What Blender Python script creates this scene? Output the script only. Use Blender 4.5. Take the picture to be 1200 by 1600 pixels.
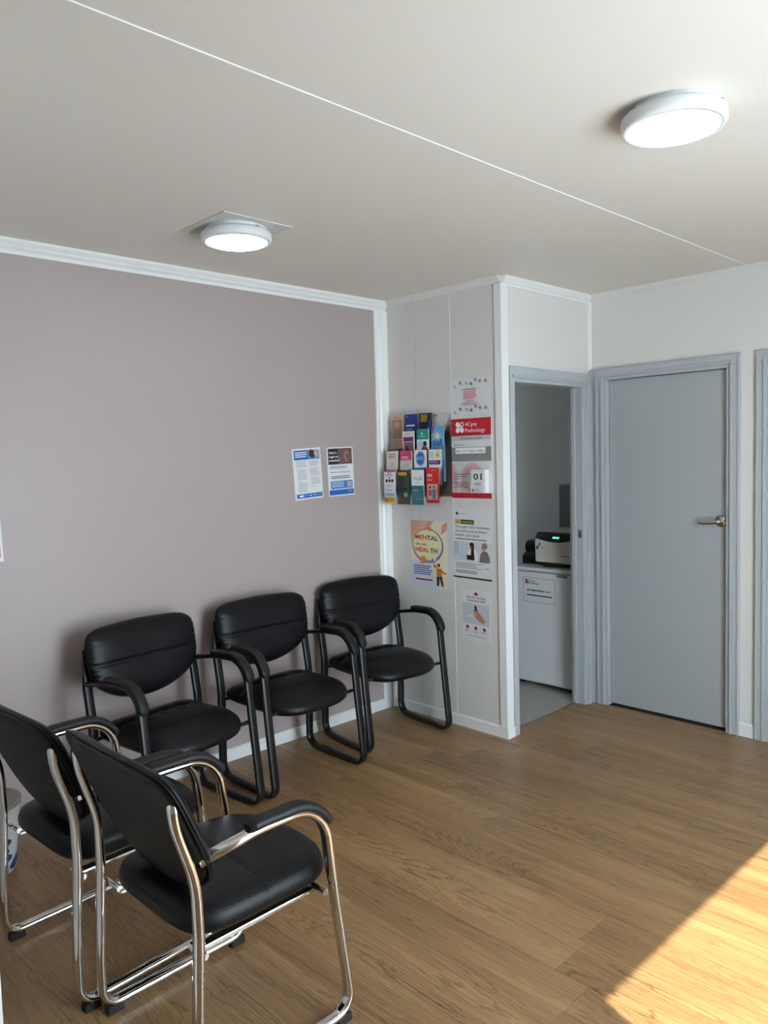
import bpy, bmesh, math, random
from mathutils import Vector, Matrix

# ------------------------------------------------------------------ camera
scene = bpy.context.scene
for o in list(bpy.data.objects):
    bpy.data.objects.remove(o, do_unlink=True)
COL = scene.collection

CAM = Vector((-3.4766, -3.5563, 1.6061))
YAW, PITCH, ROLL, FPX = 0.76692, -0.067934, -0.0271467, 1210.14
F = Vector((math.sin(YAW)*math.cos(PITCH), math.cos(YAW)*math.cos(PITCH), math.sin(PITCH)))
R0 = Vector((math.cos(YAW), -math.sin(YAW), 0)); U0 = R0.cross(F)
RR = R0*math.cos(ROLL) + U0*math.sin(ROLL); UU = -R0*math.sin(ROLL) + U0*math.cos(ROLL)
cd = bpy.data.cameras.new('camera'); cam = bpy.data.objects.new('camera', cd); COL.objects.link(cam)
cam.matrix_world = Matrix(((RR.x, UU.x, -F.x, CAM.x), (RR.y, UU.y, -F.y, CAM.y), (RR.z, UU.z, -F.z, CAM.z), (0, 0, 0, 1)))
cd.sensor_fit = 'VERTICAL'; cd.sensor_height = 36.0; cd.lens = FPX/1600*36.0
cd.clip_start = 0.05
scene.camera = cam

# ------------------------------------------------------------------ world, sun, exposure
w = bpy.data.worlds.new('sky'); scene.world = w; w.use_nodes = True
bg = w.node_tree.nodes['Background']
bg.inputs['Color'].default_value = (0.76, 0.88, 1.0, 1); bg.inputs['Strength'].default_value = 12.0
SUN_DIR = Vector((0.223, 0.617, -0.755))
sd = bpy.data.lights.new('sun', 'SUN'); sd.energy = 15.5; sd.angle = 0.009; sd.color = (1.0, 0.91, 0.76)
so = bpy.data.objects.new('sun', sd); COL.objects.link(so); so.location = (-4, -9, 7)
so.rotation_euler = SUN_DIR.to_track_quat('-Z', 'Y').to_euler()
scene.view_settings.view_transform = 'Standard'; scene.view_settings.look = 'None'
scene.view_settings.gamma = 1.0; scene.view_settings.use_curve_mapping = False
scene.view_settings.exposure = 0.29

H = 2.592                    # ceiling
D_B, W_C = 0.913, 0.908      # length of the poster wall, length of the doorway wall
YS, XW = -4.10, -4.30        # wall behind the photographer, wall on the far left

# ------------------------------------------------------------------ materials
MATS = {}
def nodes_of(m):
    m.use_nodes = True
    return m.node_tree, m.node_tree.nodes['Principled BSDF']
def mat(name, col, rough=0.5, metal=0.0, bump=0.0, bscale=60.0, var=0.0, coat=0.0, spec=0.5, emit=None, estr=0.0):
    if name in MATS: return MATS[name]
    m = bpy.data.materials.new(name); nt, b = nodes_of(m)
    b.inputs['Base Color'].default_value = (*col, 1); b.inputs['Roughness'].default_value = rough
    b.inputs['Metallic'].default_value = metal; b.inputs['Specular IOR Level'].default_value = spec
    if coat: b.inputs['Coat Weight'].default_value = coat
    if emit: b.inputs['Emission Color'].default_value = (*emit, 1); b.inputs['Emission Strength'].default_value = estr
    if bump or var:
        tc = nt.nodes.new('ShaderNodeTexCoord'); n = nt.nodes.new('ShaderNodeTexNoise')
        n.inputs['Scale'].default_value = bscale; n.inputs['Detail'].default_value = 4
        nt.links.new(tc.outputs['Object'], n.inputs['Vector'])
        if bump:
            bp = nt.nodes.new('ShaderNodeBump'); bp.inputs['Strength'].default_value = bump; bp.inputs['Distance'].default_value = 0.002
            nt.links.new(n.outputs['Fac'], bp.inputs['Height']); nt.links.new(bp.outputs['Normal'], b.inputs['Normal'])
        if var:
            n2 = nt.nodes.new('ShaderNodeTexNoise'); n2.inputs['Scale'].default_value = 3.0
            nt.links.new(tc.outputs['Object'], n2.inputs['Vector'])
            mx = nt.nodes.new('ShaderNodeMix'); mx.data_type = 'RGBA'
            mx.inputs['A'].default_value = (*[c*(1-var) for c in col], 1); mx.inputs['B'].default_value = (*[min(1, c*(1+var)) for c in col], 1)
            nt.links.new(n2.outputs['Fac'], mx.inputs['Factor']); nt.links.new(mx.outputs['Result'], b.inputs['Base Color'])
    MATS[name] = m; return m
def srgb(r, g, b):
    f = lambda c: c/12.92 if c <= 0.04045 else ((c+0.055)/1.055)**2.4
    return (f(r/255), f(g/255), f(b/255))

M_PINK = mat('pink_wall_paint', (0.405, 0.335, 0.325), 0.45, bump=0.08, bscale=220)
M_WALL = mat('white_wall_paint', (0.70, 0.69, 0.665), 0.5, bump=0.06, bscale=200)
M_CEIL = mat('ceiling_paint', (0.70, 0.65, 0.59), 0.5, bump=0.05, bscale=180)
M_TRIM = mat('white_gloss_trim', (0.80, 0.81, 0.80), 0.3, bump=0.03, bscale=90)
M_GREY = mat('grey_door_paint', (0.39, 0.415, 0.43), 0.38, bump=0.05, bscale=150)
M_GREYL = mat('grey_frame_paint', (0.44, 0.47, 0.49), 0.3, bump=0.03, bscale=120)
M_SUB = mat('dark_underlay', (0.05, 0.035, 0.025), 0.8, bump=0.1)
M_VINYL = mat('beige_vinyl', (0.42, 0.40, 0.36), 0.45, bump=0.05, var=0.06)
M_CLOSET = mat('closet_wall_paint', (0.72, 0.74, 0.74), 0.5, bump=0.05, bscale=150)
M_LEATHER = mat('black_leather', (0.006, 0.006, 0.0075), 0.33, bump=0.3, bscale=420, spec=0.22)
M_SHELL = mat('black_back_vinyl', (0.009, 0.010, 0.0115), 0.5, bump=0.2, bscale=500, spec=0.35)
M_BLACKM = mat('black_powder_coat', (0.007, 0.007, 0.008), 0.32, bump=0.05, bscale=300, spec=0.4)
M_PAD = mat('black_arm_pad', (0.009, 0.009, 0.010), 0.48, spec=0.35, bump=0.15, bscale=500)
M_RUBBER = mat('black_rubber', (0.012, 0.012, 0.012), 0.7, bump=0.1)
M_CHROME = mat('chrome', (0.80, 0.79, 0.77), 0.07, metal=1.0, bump=0.01, bscale=30)
M_NICKEL = mat('brushed_nickel', (0.50, 0.47, 0.43), 0.25, metal=1.0, bump=0.02, bscale=80)
M_WHITEP = mat('white_plastic', (0.72, 0.74, 0.75), 0.35, bump=0.02, bscale=60)
M_BEIGEP = mat('cream_plastic', (0.62, 0.60, 0.54), 0.4, bump=0.03, bscale=200)
M_BLACKP = mat('black_plastic', (0.012, 0.013, 0.015), 0.3, bump=0.03, bscale=200)
M_GREYP = mat('grey_plastic', (0.22, 0.23, 0.23), 0.45, bump=0.03, bscale=200)
M_ALU = mat('white_aluminium', (0.75, 0.76, 0.77), 0.35, bump=0.02)
M_PAPER = mat('white_paper', (0.72, 0.73, 0.75), 0.55, bump=0.03, bscale=40)
M_DIFF = mat('lamp_diffuser', (0.9, 0.9, 0.9), 0.4, emit=(0.86, 0.95, 1.0), estr=7.0, bump=0.01)
M_PATCH = mat('unpainted_ceiling_patch', (0.58, 0.57, 0.55), 0.6, bump=0.06, bscale=150)
M_DISP = mat('green_display', (0.0, 0.1, 0.06), 0.4, emit=(0.05, 1.0, 0.65), estr=2.5, bump=0.01)
M_FABRIC = mat('white_canvas', (0.66, 0.66, 0.68), 0.85, bump=0.4, bscale=500)

def make_clear(name, tint, lo, hi):
    m = bpy.data.materials.new(name); m.use_nodes = True; nt = m.node_tree; nt.nodes.clear()
    out = nt.nodes.new('ShaderNodeOutputMaterial'); mix = nt.nodes.new('ShaderNodeMixShader')
    tr = nt.nodes.new('ShaderNodeBsdfTransparent'); tr.inputs['Color'].default_value = (*tint, 1)
    g = nt.nodes.new('ShaderNodeBsdfGlossy'); g.inputs['Roughness'].default_value = 0.04
    lw = nt.nodes.new('ShaderNodeLayerWeight'); lw.inputs['Blend'].default_value = 0.5
    pw = nt.nodes.new('ShaderNodeMath'); pw.operation = 'POWER'; pw.inputs[1].default_value = 4.0
    mr = nt.nodes.new('ShaderNodeMapRange'); mr.inputs['To Min'].default_value = lo; mr.inputs['To Max'].default_value = hi
    nt.links.new(lw.outputs['Facing'], pw.inputs[0]); nt.links.new(pw.outputs[0], mr.inputs['Value'])
    nt.links.new(mr.outputs[0], mix.inputs[0]); nt.links.new(tr.outputs[0], mix.inputs[1]); nt.links.new(g.outputs[0], mix.inputs[2])
    nt.links.new(mix.outputs[0], out.inputs['Surface']); return m
M_GLASS = make_clear('window_glass', (0.97, 0.99, 0.98), 0.03, 0.5)
M_ACRYL = make_clear('clear_acrylic', (0.988, 0.992, 0.992), 0.02, 0.5)

def make_wood():
    m = bpy.data.materials.new('oak_vinyl_plank'); nt, b = nodes_of(m); N = nt.nodes; L = nt.links
    tc = N.new('ShaderNodeTexCoord'); oi = N.new('ShaderNodeObjectInfo')
    mul = N.new('ShaderNodeVectorMath'); mul.operation = 'SCALE'
    comb = N.new('ShaderNodeCombineXYZ')
    m1 = N.new('ShaderNodeMath'); m1.operation = 'MULTIPLY'; m1.inputs[1].default_value = 37.0; L.new(oi.outputs['Random'], m1.inputs[0])
    m2 = N.new('ShaderNodeMath'); m2.operation = 'MULTIPLY'; m2.inputs[1].default_value = 91.0; L.new(oi.outputs['Random'], m2.inputs[0])
    L.new(m1.outputs[0], comb.inputs[0]); L.new(m2.outputs[0], comb.inputs[1]); L.new(m1.outputs[0], comb.inputs[2])
    add = N.new('ShaderNodeVectorMath'); add.operation = 'ADD'; L.new(tc.outputs['Object'], add.inputs[0]); L.new(comb.outputs[0], add.inputs[1])
    # cathedral rings: contour lines of a stretched noise
    mp = N.new('ShaderNodeMapping'); mp.inputs['Scale'].default_value = (6.0, 0.5, 1); L.new(add.outputs[0], mp.inputs['Vector'])
    n1 = N.new('ShaderNodeTexNoise'); n1.inputs['Scale'].default_value = 1.0; n1.inputs['Detail'].default_value = 1.5; n1.inputs['Roughness'].default_value = 0.4
    L.new(mp.outputs[0], n1.inputs['Vector'])
    mpj = N.new('ShaderNodeMapping'); mpj.inputs['Scale'].default_value = (90, 12, 1); L.new(add.outputs[0], mpj.inputs['Vector'])
    nj = N.new('ShaderNodeTexNoise'); nj.inputs['Scale'].default_value = 1.0; L.new(mpj.outputs[0], nj.inputs['Vector'])
    mj = N.new('ShaderNodeMath'); mj.operation = 'MULTIPLY_ADD'; mj.inputs[1].default_value = 0.036; L.new(nj.outputs['Fac'], mj.inputs[0]); L.new(n1.outputs['Fac'], mj.inputs[2])
    mk = N.new('ShaderNodeMath'); mk.operation = 'MULTIPLY'; mk.inputs[1].default_value = 38.0; L.new(mj.outputs[0], mk.inputs[0])
    fr = N.new('ShaderNodeMath'); fr.operation = 'FRACT'; L.new(mk.outputs[0], fr.inputs[0])
    r1 = N.new('ShaderNodeValToRGB'); e = r1.color_ramp.elements
    e[0].position = 0.0; e[0].color = (0.35, 0.35, 0.35, 1); e[1].position = 1.0; e[1].color = (0.45, 0.45, 0.45, 1)
    k = r1.color_ramp.elements.new(0.14); k.color = (0.9, 0.9, 0.9, 1); k = r1.color_ramp.elements.new(0.75); k.color = (1, 1, 1, 1)
    L.new(fr.outputs[0], r1.inputs[0])
    # where rings show: large mask
    mpm = N.new('ShaderNodeMapping'); mpm.inputs['Scale'].default_value = (4, 0.9, 1); mpm.inputs['Location'].default_value = (9, 4, 2); L.new(add.outputs[0], mpm.inputs['Vector'])
    nm = N.new('ShaderNodeTexNoise'); nm.inputs['Scale'].default_value = 1.0; L.new(mpm.outputs[0], nm.inputs['Vector'])
    rm = N.new('ShaderNodeMapRange'); rm.inputs['From Min'].default_value = 0.42; rm.inputs['From Max'].default_value = 0.62; rm.inputs['To Min'].default_value = 0.25; rm.inputs['To Max'].default_value = 0.95
    L.new(nm.outputs['Fac'], rm.inputs['Value'])
    # fine fibre streaks
    mp2 = N.new('ShaderNodeMapping'); mp2.inputs['Scale'].default_value = (190, 5, 1); L.new(add.outputs[0], mp2.inputs['Vector'])
    n2 = N.new('ShaderNodeTexNoise'); n2.inputs['Scale'].default_value = 1.0; n2.inputs['Detail'].default_value = 3; L.new(mp2.outputs[0], n2.inputs['Vector'])
    mp3 = N.new('ShaderNodeMapping'); mp3.inputs['Scale'].default_value = (14, 0.8, 1); L.new(add.outputs[0], mp3.inputs['Vector'])
    n3 = N.new('ShaderNodeTexNoise'); n3.inputs['Scale'].default_value = 1.0; n3.inputs['Detail'].default_value = 2; L.new(mp3.outputs[0], n3.inputs['Vector'])
    av = N.new('ShaderNodeMath'); av.operation = 'ADD'; L.new(n2.outputs['Fac'], av.inputs[0]); L.new(n3.outputs['Fac'], av.inputs[1])
    rd = N.new('ShaderNodeMath'); rd.operation = 'MULTIPLY_ADD'; rd.inputs[1].default_value = 0.22; L.new(oi.outputs['Random'], rd.inputs[0]); L.new(av.outputs[0], rd.inputs[2])
    cr = N.new('ShaderNodeValToRGB'); e = cr.color_ramp.elements
    e[0].position = 0.36; e[0].color = (0.190, 0.098, 0.040, 1); e[1].position = 0.74; e[1].color = (0.43, 0.255, 0.115, 1)
    hv = N.new('ShaderNodeMath'); hv.operation = 'MULTIPLY'; hv.inputs[1].default_value = 0.5; L.new(rd.outputs[0], hv.inputs[0]); L.new(hv.outputs[0], cr.inputs[0])
    mx = N.new('ShaderNodeMix'); mx.data_type = 'RGBA'; mx.blend_type = 'MULTIPLY'
    L.new(rm.outputs[0], mx.inputs['Factor']); L.new(cr.outputs[0], mx.inputs['A']); L.new(r1.outputs[0], mx.inputs['B'])
    L.new(mx.outputs['Result'], b.inputs['Base Color'])
    b.inputs['Roughness'].default_value = 0.36
    bp = N.new('ShaderNodeBump'); bp.inputs['Strength'].default_value = 0.12; bp.inputs['Distance'].default_value = 0.001
    L.new(n2.outputs['Fac'], bp.inputs['Height']); L.new(bp.outputs['Normal'], b.inputs['Normal'])
    return m
M_WOOD = make_wood()

# ------------------------------------------------------------------ mesh helpers
def link(name, me, parent=None):
    o = bpy.data.objects.new(name, me); COL.objects.link(o)
    if parent is not None: o.parent = parent
    return o
def obj(name, bm, m, parent=None, smooth=False):
    bmesh.ops.recalc_face_normals(bm, faces=bm.faces[:])
    me = bpy.data.meshes.new(name); bm.to_mesh(me); bm.free()
    me.materials.append(m)
    if smooth:
        for p in me.polygons: p.use_smooth = True
    return link(name, me, parent)
def empty(name, loc=(0, 0, 0), rz=0.0, parent=None):
    o = bpy.data.objects.new(name, None); COL.objects.link(o); o.location = loc; o.rotation_euler = (0, 0, rz)
    o.empty_display_size = 0.1
    if parent is not None: o.parent = parent
    return o
def tag(o, label, cat, group=None):
    o['label'] = label; o['category'] = cat
    if group: o['group'] = group
    return o
def structure(o, label=None):
    o['kind'] = 'structure'
    if label: o['label'] = label
    return o
def bbox(bm, x0, x1, y0, y1, z0, z1, bev=0.0, seg=2):
    r = bmesh.ops.create_cube(bm, size=1.0)
    vs = r['verts']
    for v in vs:
        v.co = Vector(((x0+x1)/2 + v.co.x*(x1-x0), (y0+y1)/2 + v.co.y*(y1-y0), (z0+z1)/2 + v.co.z*(z1-z0)))
    if bev > 0:
        es = list({e for v in vs for e in v.link_edges})
        bmesh.ops.bevel(bm, geom=es, offset=bev, segments=seg, affect='EDGES', profile=0.5)
def box(name, x0, x1, y0, y1, z0, z1, m, parent=None, bev=0.0, seg=2, smooth=False):
    bm = bmesh.new(); bbox(bm, x0, x1, y0, y1, z0, z1, bev, seg)
    return obj(name, bm, m, parent, smooth)
def prism(name, profile, axis, a0, a1, m, parent=None, smooth=False):
    """extrude a closed 2-D profile along an axis; profile = (y,z) for x, (x,z) for y, (x,y) for z"""
    def P(t, p):
        return {'x': (t, p[0], p[1]), 'y': (p[0], t, p[1]), 'z': (p[0], p[1], t)}[axis]
    bm = bmesh.new()
    A = [bm.verts.new(P(a0, p)) for p in profile]; B = [bm.verts.new(P(a1, p)) for p in profile]
    n = len(profile)
    for i in range(n): bm.faces.new((A[i], A[(i+1) % n], B[(i+1) % n], B[i]))
    bm.faces.new(A[::-1]); bm.faces.new(B)
    return obj(name, bm, m, parent, smooth)
def fillet(pts, radii, step=0.012):
    """2-D polyline with rounded corners -> dense list"""
    out = [Vector(pts[0])]
    for i in range(1, len(pts)-1):
        p0, p1, p2 = Vector(pts[i-1]), Vector(pts[i]), Vector(pts[i+1]); r = radii[i]
        d0 = (p0-p1).normalized(); d1 = (p2-p1).normalized()
        ang = d0.angle(d1)
        if r <= 0 or ang > math.pi-0.01: out.append(p1); continue
        t = min(r/math.tan(ang/2), 0.49*(p0-p1).length, 0.49*(p2-p1).length); r = t*math.tan(ang/2)
        c = p1 + (d0+d1).normalized()*(r/math.sin(ang/2))
        a, b_ = p1+d0*t, p1+d1*t
        n = max(3, int((math.pi-ang)*r/step)+1)
        va, vb = a-c, b_-c
        tot = va.angle(vb); sgn = 1 if (va.x*vb.y-va.y*vb.x) > 0 else -1
        for k in range(n+1):
            th = sgn*tot*k/n
            out.append(c + Vector((va.x*math.cos(th)-va.y*math.sin(th), va.x*math.sin(th)+va.y*math.cos(th))))
    out.append(Vector(pts[-1])); return out
def sweep(bm, path, lat, half_lat, half_in, seg=12, power=2.6, scale=None):
    """oval section swept along 3-D path; lat = lateral unit vector"""
    rings = []
    n = len(path)
    for i, p in enumerate(path):
        T = (path[min(i+1, n-1)] - path[max(i-1, 0)]).normalized()
        Nn = T.cross(lat).normalized(); s = scale(i/(n-1)) if scale else 1.0
        ring = []
        for k in range(seg):
            a = 2*math.pi*k/seg; c, s_ = math.cos(a), math.sin(a)
            x = math.copysign(abs(c)**(2/power), c)*half_lat*s; y = math.copysign(abs(s_)**(2/power), s_)*half_in*s
            ring.append(bm.verts.new(p + lat*x + Nn*y))
        rings.append(ring)
    for a, b_ in zip(rings, rings[1:]):
        for k in range(seg): bm.faces.new((a[k], a[(k+1) % seg], b_[(k+1) % seg], b_[k]))
    bm.faces.new(rings[0]); bm.faces.new(rings[-1][::-1])
def cyl(bm, c, r0, r1, z0, z1, seg=48, axis='z', cap=True):
    def P(a, r, t):
        x, y = r*math.cos(a), r*math.sin(a)
        return {'z': Vector((c[0]+x, c[1]+y, c[2]+t)), 'x': Vector((c[0]+t, c[1]+x, c[2]+y)), 'y': Vector((c[0]+x, c[1]+t, c[2]+y))}[axis]
    A = [bm.verts.new(P(2*math.pi*k/seg, r0, z0)) for k in range(seg)]; B = [bm.verts.new(P(2*math.pi*k/seg, r1, z1)) for k in range(seg)]
    for k in range(seg): bm.faces.new((A[k], A[(k+1) % seg], B[(k+1) % seg], B[k]))
    if cap: bm.faces.new(A[::-1]); bm.faces.new(B)
def lathe(bm, c, prof, seg=48):
    rings = []
    for r, z in prof:
        rings.append([bm.verts.new((c[0]+r*math.cos(2*math.pi*k/seg), c[1]+r*math.sin(2*math.pi*k/seg), c[2]+z)) for k in range(seg)])
    for a, b_ in zip(rings, rings[1:]):
        for k in range(seg): bm.faces.new((a[k], a[(k+1) % seg], b_[(k+1) % seg], b_[k]))
    bm.faces.new(rings[0][::-1]); bm.faces.new(rings[-1])
def copy_tree(o, parent=None):
    c = o.copy(); COL.objects.link(c)
    if parent is not None: c.parent = parent
    for ch in list(o.children): copy_tree(ch, c)
    return c

# ------------------------------------------------------------------ floor
floor = structure(box('floor', XW-0.1, 1.0, YS-0.1, 0.1, -0.06, -0.004, M_SUB), 'oak-look vinyl plank floor of the waiting room')
rnd = random.Random(4)
PW, PL = 0.184, 1.22
forced = {0: -1.837, 2: -2.33, 3: -1.951}
x = -1.142 - PW*18; k = -18
while x < W_C + 0.02:
    xa, xb = max(x, XW), min(x+PW, W_C)
    if xb - xa > 0.01:
        y = forced.get(k, -rnd.random()*PL)
        while y > YS: y -= PL
        ytop = -D_B + 0.065 if xa > 0.0 else 0.0
        while y < ytop:
            ya, yb = max(y, YS), min(y+PL, ytop)
            if yb - ya > 0.02:
                g = 0.0004
                bm = bmesh.new(); hx, hy = (xb-xa)/2-g, (yb-ya)/2-g
                bbox(bm, -hx, hx, -hy, hy, -0.004, 0.0)
                pl = obj('plank', bm, M_WOOD, floor); pl.location = ((xa+xb)/2, (ya+yb)/2, 0)
            y += PL
    x += PW; k += 1

# ------------------------------------------------------------------ walls
wn = structure(box('wall_north', XW-0.1, 0.0, 0.0, 0.1, 0.0, H, M_PINK), 'dusty pink painted feature wall behind the chairs')
# poster wall with panels and recessed joints
wp = structure(box('wall_partition', 0.004, 0.09, -D_B+0.02, 0.5, 0.0, H, M_WALL), 'white panelled wall carrying posters and brochure rack')
for ya, yb in ((-0.262+0.0008, 0.0), (-0.542+0.0012, -0.262-0.0008), (-D_B+0.02, -0.542-0.0012)):
    box('panel', 0.0, 0.005, ya, yb, 0.0, H, M_WALL, wp)
box('joint_bead', -0.0015, 0.004, -0.5445, -0.5395, 0.075, H-0.03, M_TRIM, wp)
# doorway wall
wd = structure(box('wall_doorway', 0.006, 0.095, -D_B, -D_B+0.09, 0.0, H, M_WALL), 'narrow white wall around the storeroom doorway')
box('header_panel', 0.095, 0.82, -D_B, -D_B+0.09, 2.06, H, M_WALL, wd)
box('side_panel', 0.82, 1.55, -D_B, -D_B+0.09, 0.0, H, M_WALL, wd)
# wall with closed door
we = structure(box('wall_east', W_C, W_C+0.09, -1.018, -D_B, 0.0, H, M_WALL), 'white wall with the closed grey door')
box('header_panel', W_C, W_C+0.09, -1.79, -1.018, 2.085, H, M_WALL, we)
box('pier_panel', W_C, W_C+0.09, -1.99, -1.79, 0.0, H, M_WALL, we)
box('header_panel', W_C, W_C+0.09, -2.76, -1.99, 2.085, H, M_WALL, we)
box('end_panel', W_C, W_C+0.09, YS-0.1, -2.76, 0.0, H, M_WALL, we)
structure(box('wall_light_block', 1.25, 1.3, YS-0.1, -D_B, 0.0, H, M_WALL), 'unseen wall added behind the closed doors to block leaking daylight')  # unseen, added to stop daylight leaking through the door gaps
structure(box('floor_corridor', 1.0, 1.3, YS-0.1, -D_B, -0.06, -0.002, M_VINYL))
# left nib wall and outer walls
structure(box('wall_west', -3.08, -2.964, -1.75, 0.0, 0.0, H, M_TRIM), 'white partition end at the left of the chairs')
structure(box('wall_far', XW-0.1, XW, YS-0.1, 0.1, 0.0, H, M_PINK), 'dusty pink side wall')
GX0, GX1, GH = -2.212, -0.72, 2.182
ws = structure(box('wall_south', XW-0.1, GX0, YS-0.1, YS, 0.0, H, M_WALL), 'white entrance wall with glazed door')
box('side_panel', GX1, W_C+0.1, YS-0.1, YS, 0.0, H, M_WALL, ws)
box('header_panel', GX0, GX1, YS-0.1, YS, GH, H, M_WALL, ws)
# glazed entrance
gd = structure(empty('door_2', (GX0, YS, 0)), 'glazed white aluminium entrance doors')
wd_ = GX1-GX0
for a in (0.0, wd_-0.05): box('stile', a, a+0.05, -0.075, -0.03, 0.0, GH, M_ALU, gd)
box('rail', 0, wd_, -0.075, -0.03, 0.0, 0.06, M_ALU, gd)
box('pane', 0.05, wd_-0.05, -0.055, -0.049, 0.06, GH, M_GLASS, gd)

# ceiling
ce = structure(box('ceiling', XW-0.1, 1.6, YS-0.1, 0.6, H+0.006, H+0.08, M_CEIL), 'off-white panelled ceiling')
SEAM = -1.885
for ya, yb in ((YS-0.1, SEAM-1.2-0.001), (SEAM-1.2+0.001, SEAM-0.001), (SEAM+0.001, 0.6)):
    box('panel', XW-0.1, 1.6, ya, yb, H, H+0.007, M_CEIL, ce)
prism('joint_strip', [(SEAM-0.004, H), (SEAM-0.002, H-0.002), (SEAM+0.002, H-0.002), (SEAM+0.004, H)], 'x', XW, W_C-0.02, M_TRIM, ce)

# cornices, corner trims, baseboards
def cornice(name, axis, fix, sgn, a0, a1, m, s=0.05):
    # stepped profile in (offset from wall, z)
    pr = [(0, H), (s, H), (s, H-0.012), (0.6*s, H-0.35*s-0.012), (0.6*s, H-0.5*s-0.012), (0.22*s, H-s), (0.22*s, H-1.35*s), (0, H-1.35*s)]
    prof = [(fix + sgn*o_, z) for o_, z in pr]
    return structure(prism(name, prof, axis, a0, a1, m))
cornice('trim_1', 'x', 0.0, -1, -2.964, 0.0, M_TRIM, 0.044)
def quad(name, axis, fix, sgn, a0, a1, s, m):
    prof = [(fix, H), (fix+sgn*s, H), (fix+sgn*s*0.75, H-s*0.35), (fix+sgn*s*0.3, H-s*0.8), (fix, H-s)]
    return structure(prism(name, prof, axis, a0, a1, m))
quad('trim_2', 'y', 0.0, -1, -D_B, 0.0, 0.032, M_WALL)
cornice('trim_3', 'x', -D_B, -1, -0.0, W_C, M_TRIM, 0.036)
quad('trim_4', 'y', W_C, -1, YS, -D_B, 0.036, M_WALL)
# fluted vertical trim in the pink corner
t5 = structure(prism('trim_5', [(-0.100, 0), (-0.100, -0.010), (-0.088, -0.014), (-0.076, -0.010), (-0.066, -0.010), (-0.056, -0.016), (-0.040, -0.016), (-0.034, -0.012),
       (-0.026, -0.020), (-0.010, -0.022), (0, -0.022), (0, 0)], 'z', 0.0, H-0.06, M_TRIM))
# outer corner angle between poster wall and doorway wall
structure(prism('trim_6', [(-0.008, -D_B-0.008), (0.054, -D_B-0.008), (0.054, -D_B), (0.0, -D_B), (0.0, -D_B+0.04), (-0.008, -D_B+0.04)], 'z', 0.0, H-0.04, M_TRIM))
# internal corner quad
structure(prism('trim_7', [(W_C, -D_B), (W_C-0.018, -D_B), (W_C-0.013, -D_B-0.012), (W_C, -D_B-0.018)], 'z', 2.13, H-0.04, M_TRIM))
def base(name, axis, fix, sgn, a0, a1, h=0.066, t=0.012):
    prof = [(fix, 0), (fix+sgn*t, 0), (fix+sgn*t, h-0.008), (fix+sgn*t*0.4, h), (fix, h)]
    return structure(prism(name, prof, axis, a0, a1, M_TRIM))
base('baseboard_north', 'x', 0.0, -1, -2.964, -0.101)
base('baseboard_partition', 'y', 0.0, -1, -D_B-0.008, -0.023)
base('baseboard_doorway', 'x', -D_B-0.008, -1, -0.012, 0.054, 0.06, 0.008)
base('baseboard_east', 'y', W_C, -1, -1.93, -1.85, 0.075)
base('baseboard_pier', 'y', W_C, -1, YS, -2.83)

# door frames -------------------------------------------------------
def frame_y(name, y0, y1, top, leaf, label):
    """frame in the east wall: opening y0<y1 (y1 nearer the far corner), faces -x"""
    root = structure(empty(name, (W_C, (y0+y1)/2, 0)), label)
    hy = (y1-y0)/2; aw = 0.06
    for s in (-1, 1):
        # architrave with two steps
        a, b_ = s*(hy), s*(hy+aw)
        lo, hi = min(a, b_), max(a, b_)
        box('architrave', -0.018, 0.0, lo, hi, 0, top, M_GREYL, root, 0.003)
        box('bead', -0.025, -0.017, min(s*(hy+0.006), s*(hy+0.020)), max(s*(hy+0.006), s*(hy+0.020)), 0, top+0.006, M_GREYL, root, 0.003)
        box('bead', -0.022, -0.017, min(s*(hy+0.046), s*(hy+0.056)), max(s*(hy+0.046), s*(hy+0.056)), 0, top+0.046, M_GREYL, root, 0.002)
        box('jamb', -0.012, 0.09, min(s*hy, s*(hy-0.016)), max(s*hy, s*(hy-0.016)), 0, top, M_GREYL, root, 0.002)
        box('door_stop', 0.065, 0.085, min(s*(hy-0.016), s*(hy-0.030)), max(s*(hy-0.016), s*(hy-0.030)), 0, top-0.016, M_GREYL, root, 0.002)
    box('head_architrave', -0.018, 0.0, -hy-aw, hy+aw, top, top+aw, M_GREYL, root, 0.003)
    box('head_jamb', -0.012, 0.09, -hy+0.016, hy-0.016, top-0.016, top, M_GREYL, root, 0.002)
    box('head_bead', -0.025, -0.017, -hy-0.020, hy+0.020, top+0.006, top+0.020, M_GREYL, root, 0.003)
    box('head_bead', -0.022, -0.017, -hy-0.056, hy+0.056, top+0.046, top+0.056, M_GREYL, root, 0.002)
    lf = box('leaf', 0.025, 0.063, -hy+0.019, hy-0.019, 0.012, top-0.019, M_GREY, root, 0.0015)
    return root, lf, hy
d1, leaf1, hy1 = frame_y('door_1', -1.79, -1.018, 2.075, True, 'closed grey flush door with a nickel lever')
d3, leaf3, hy3 = frame_y('door_3', -2.76, -1.99, 2.075, True, 'second grey door further along the white wall')
box('corner_filler', -0.010, 0.0, hy1+0.06, hy1+0.105, 0, 2.135, M_GREYL, d1, 0.002)
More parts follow.
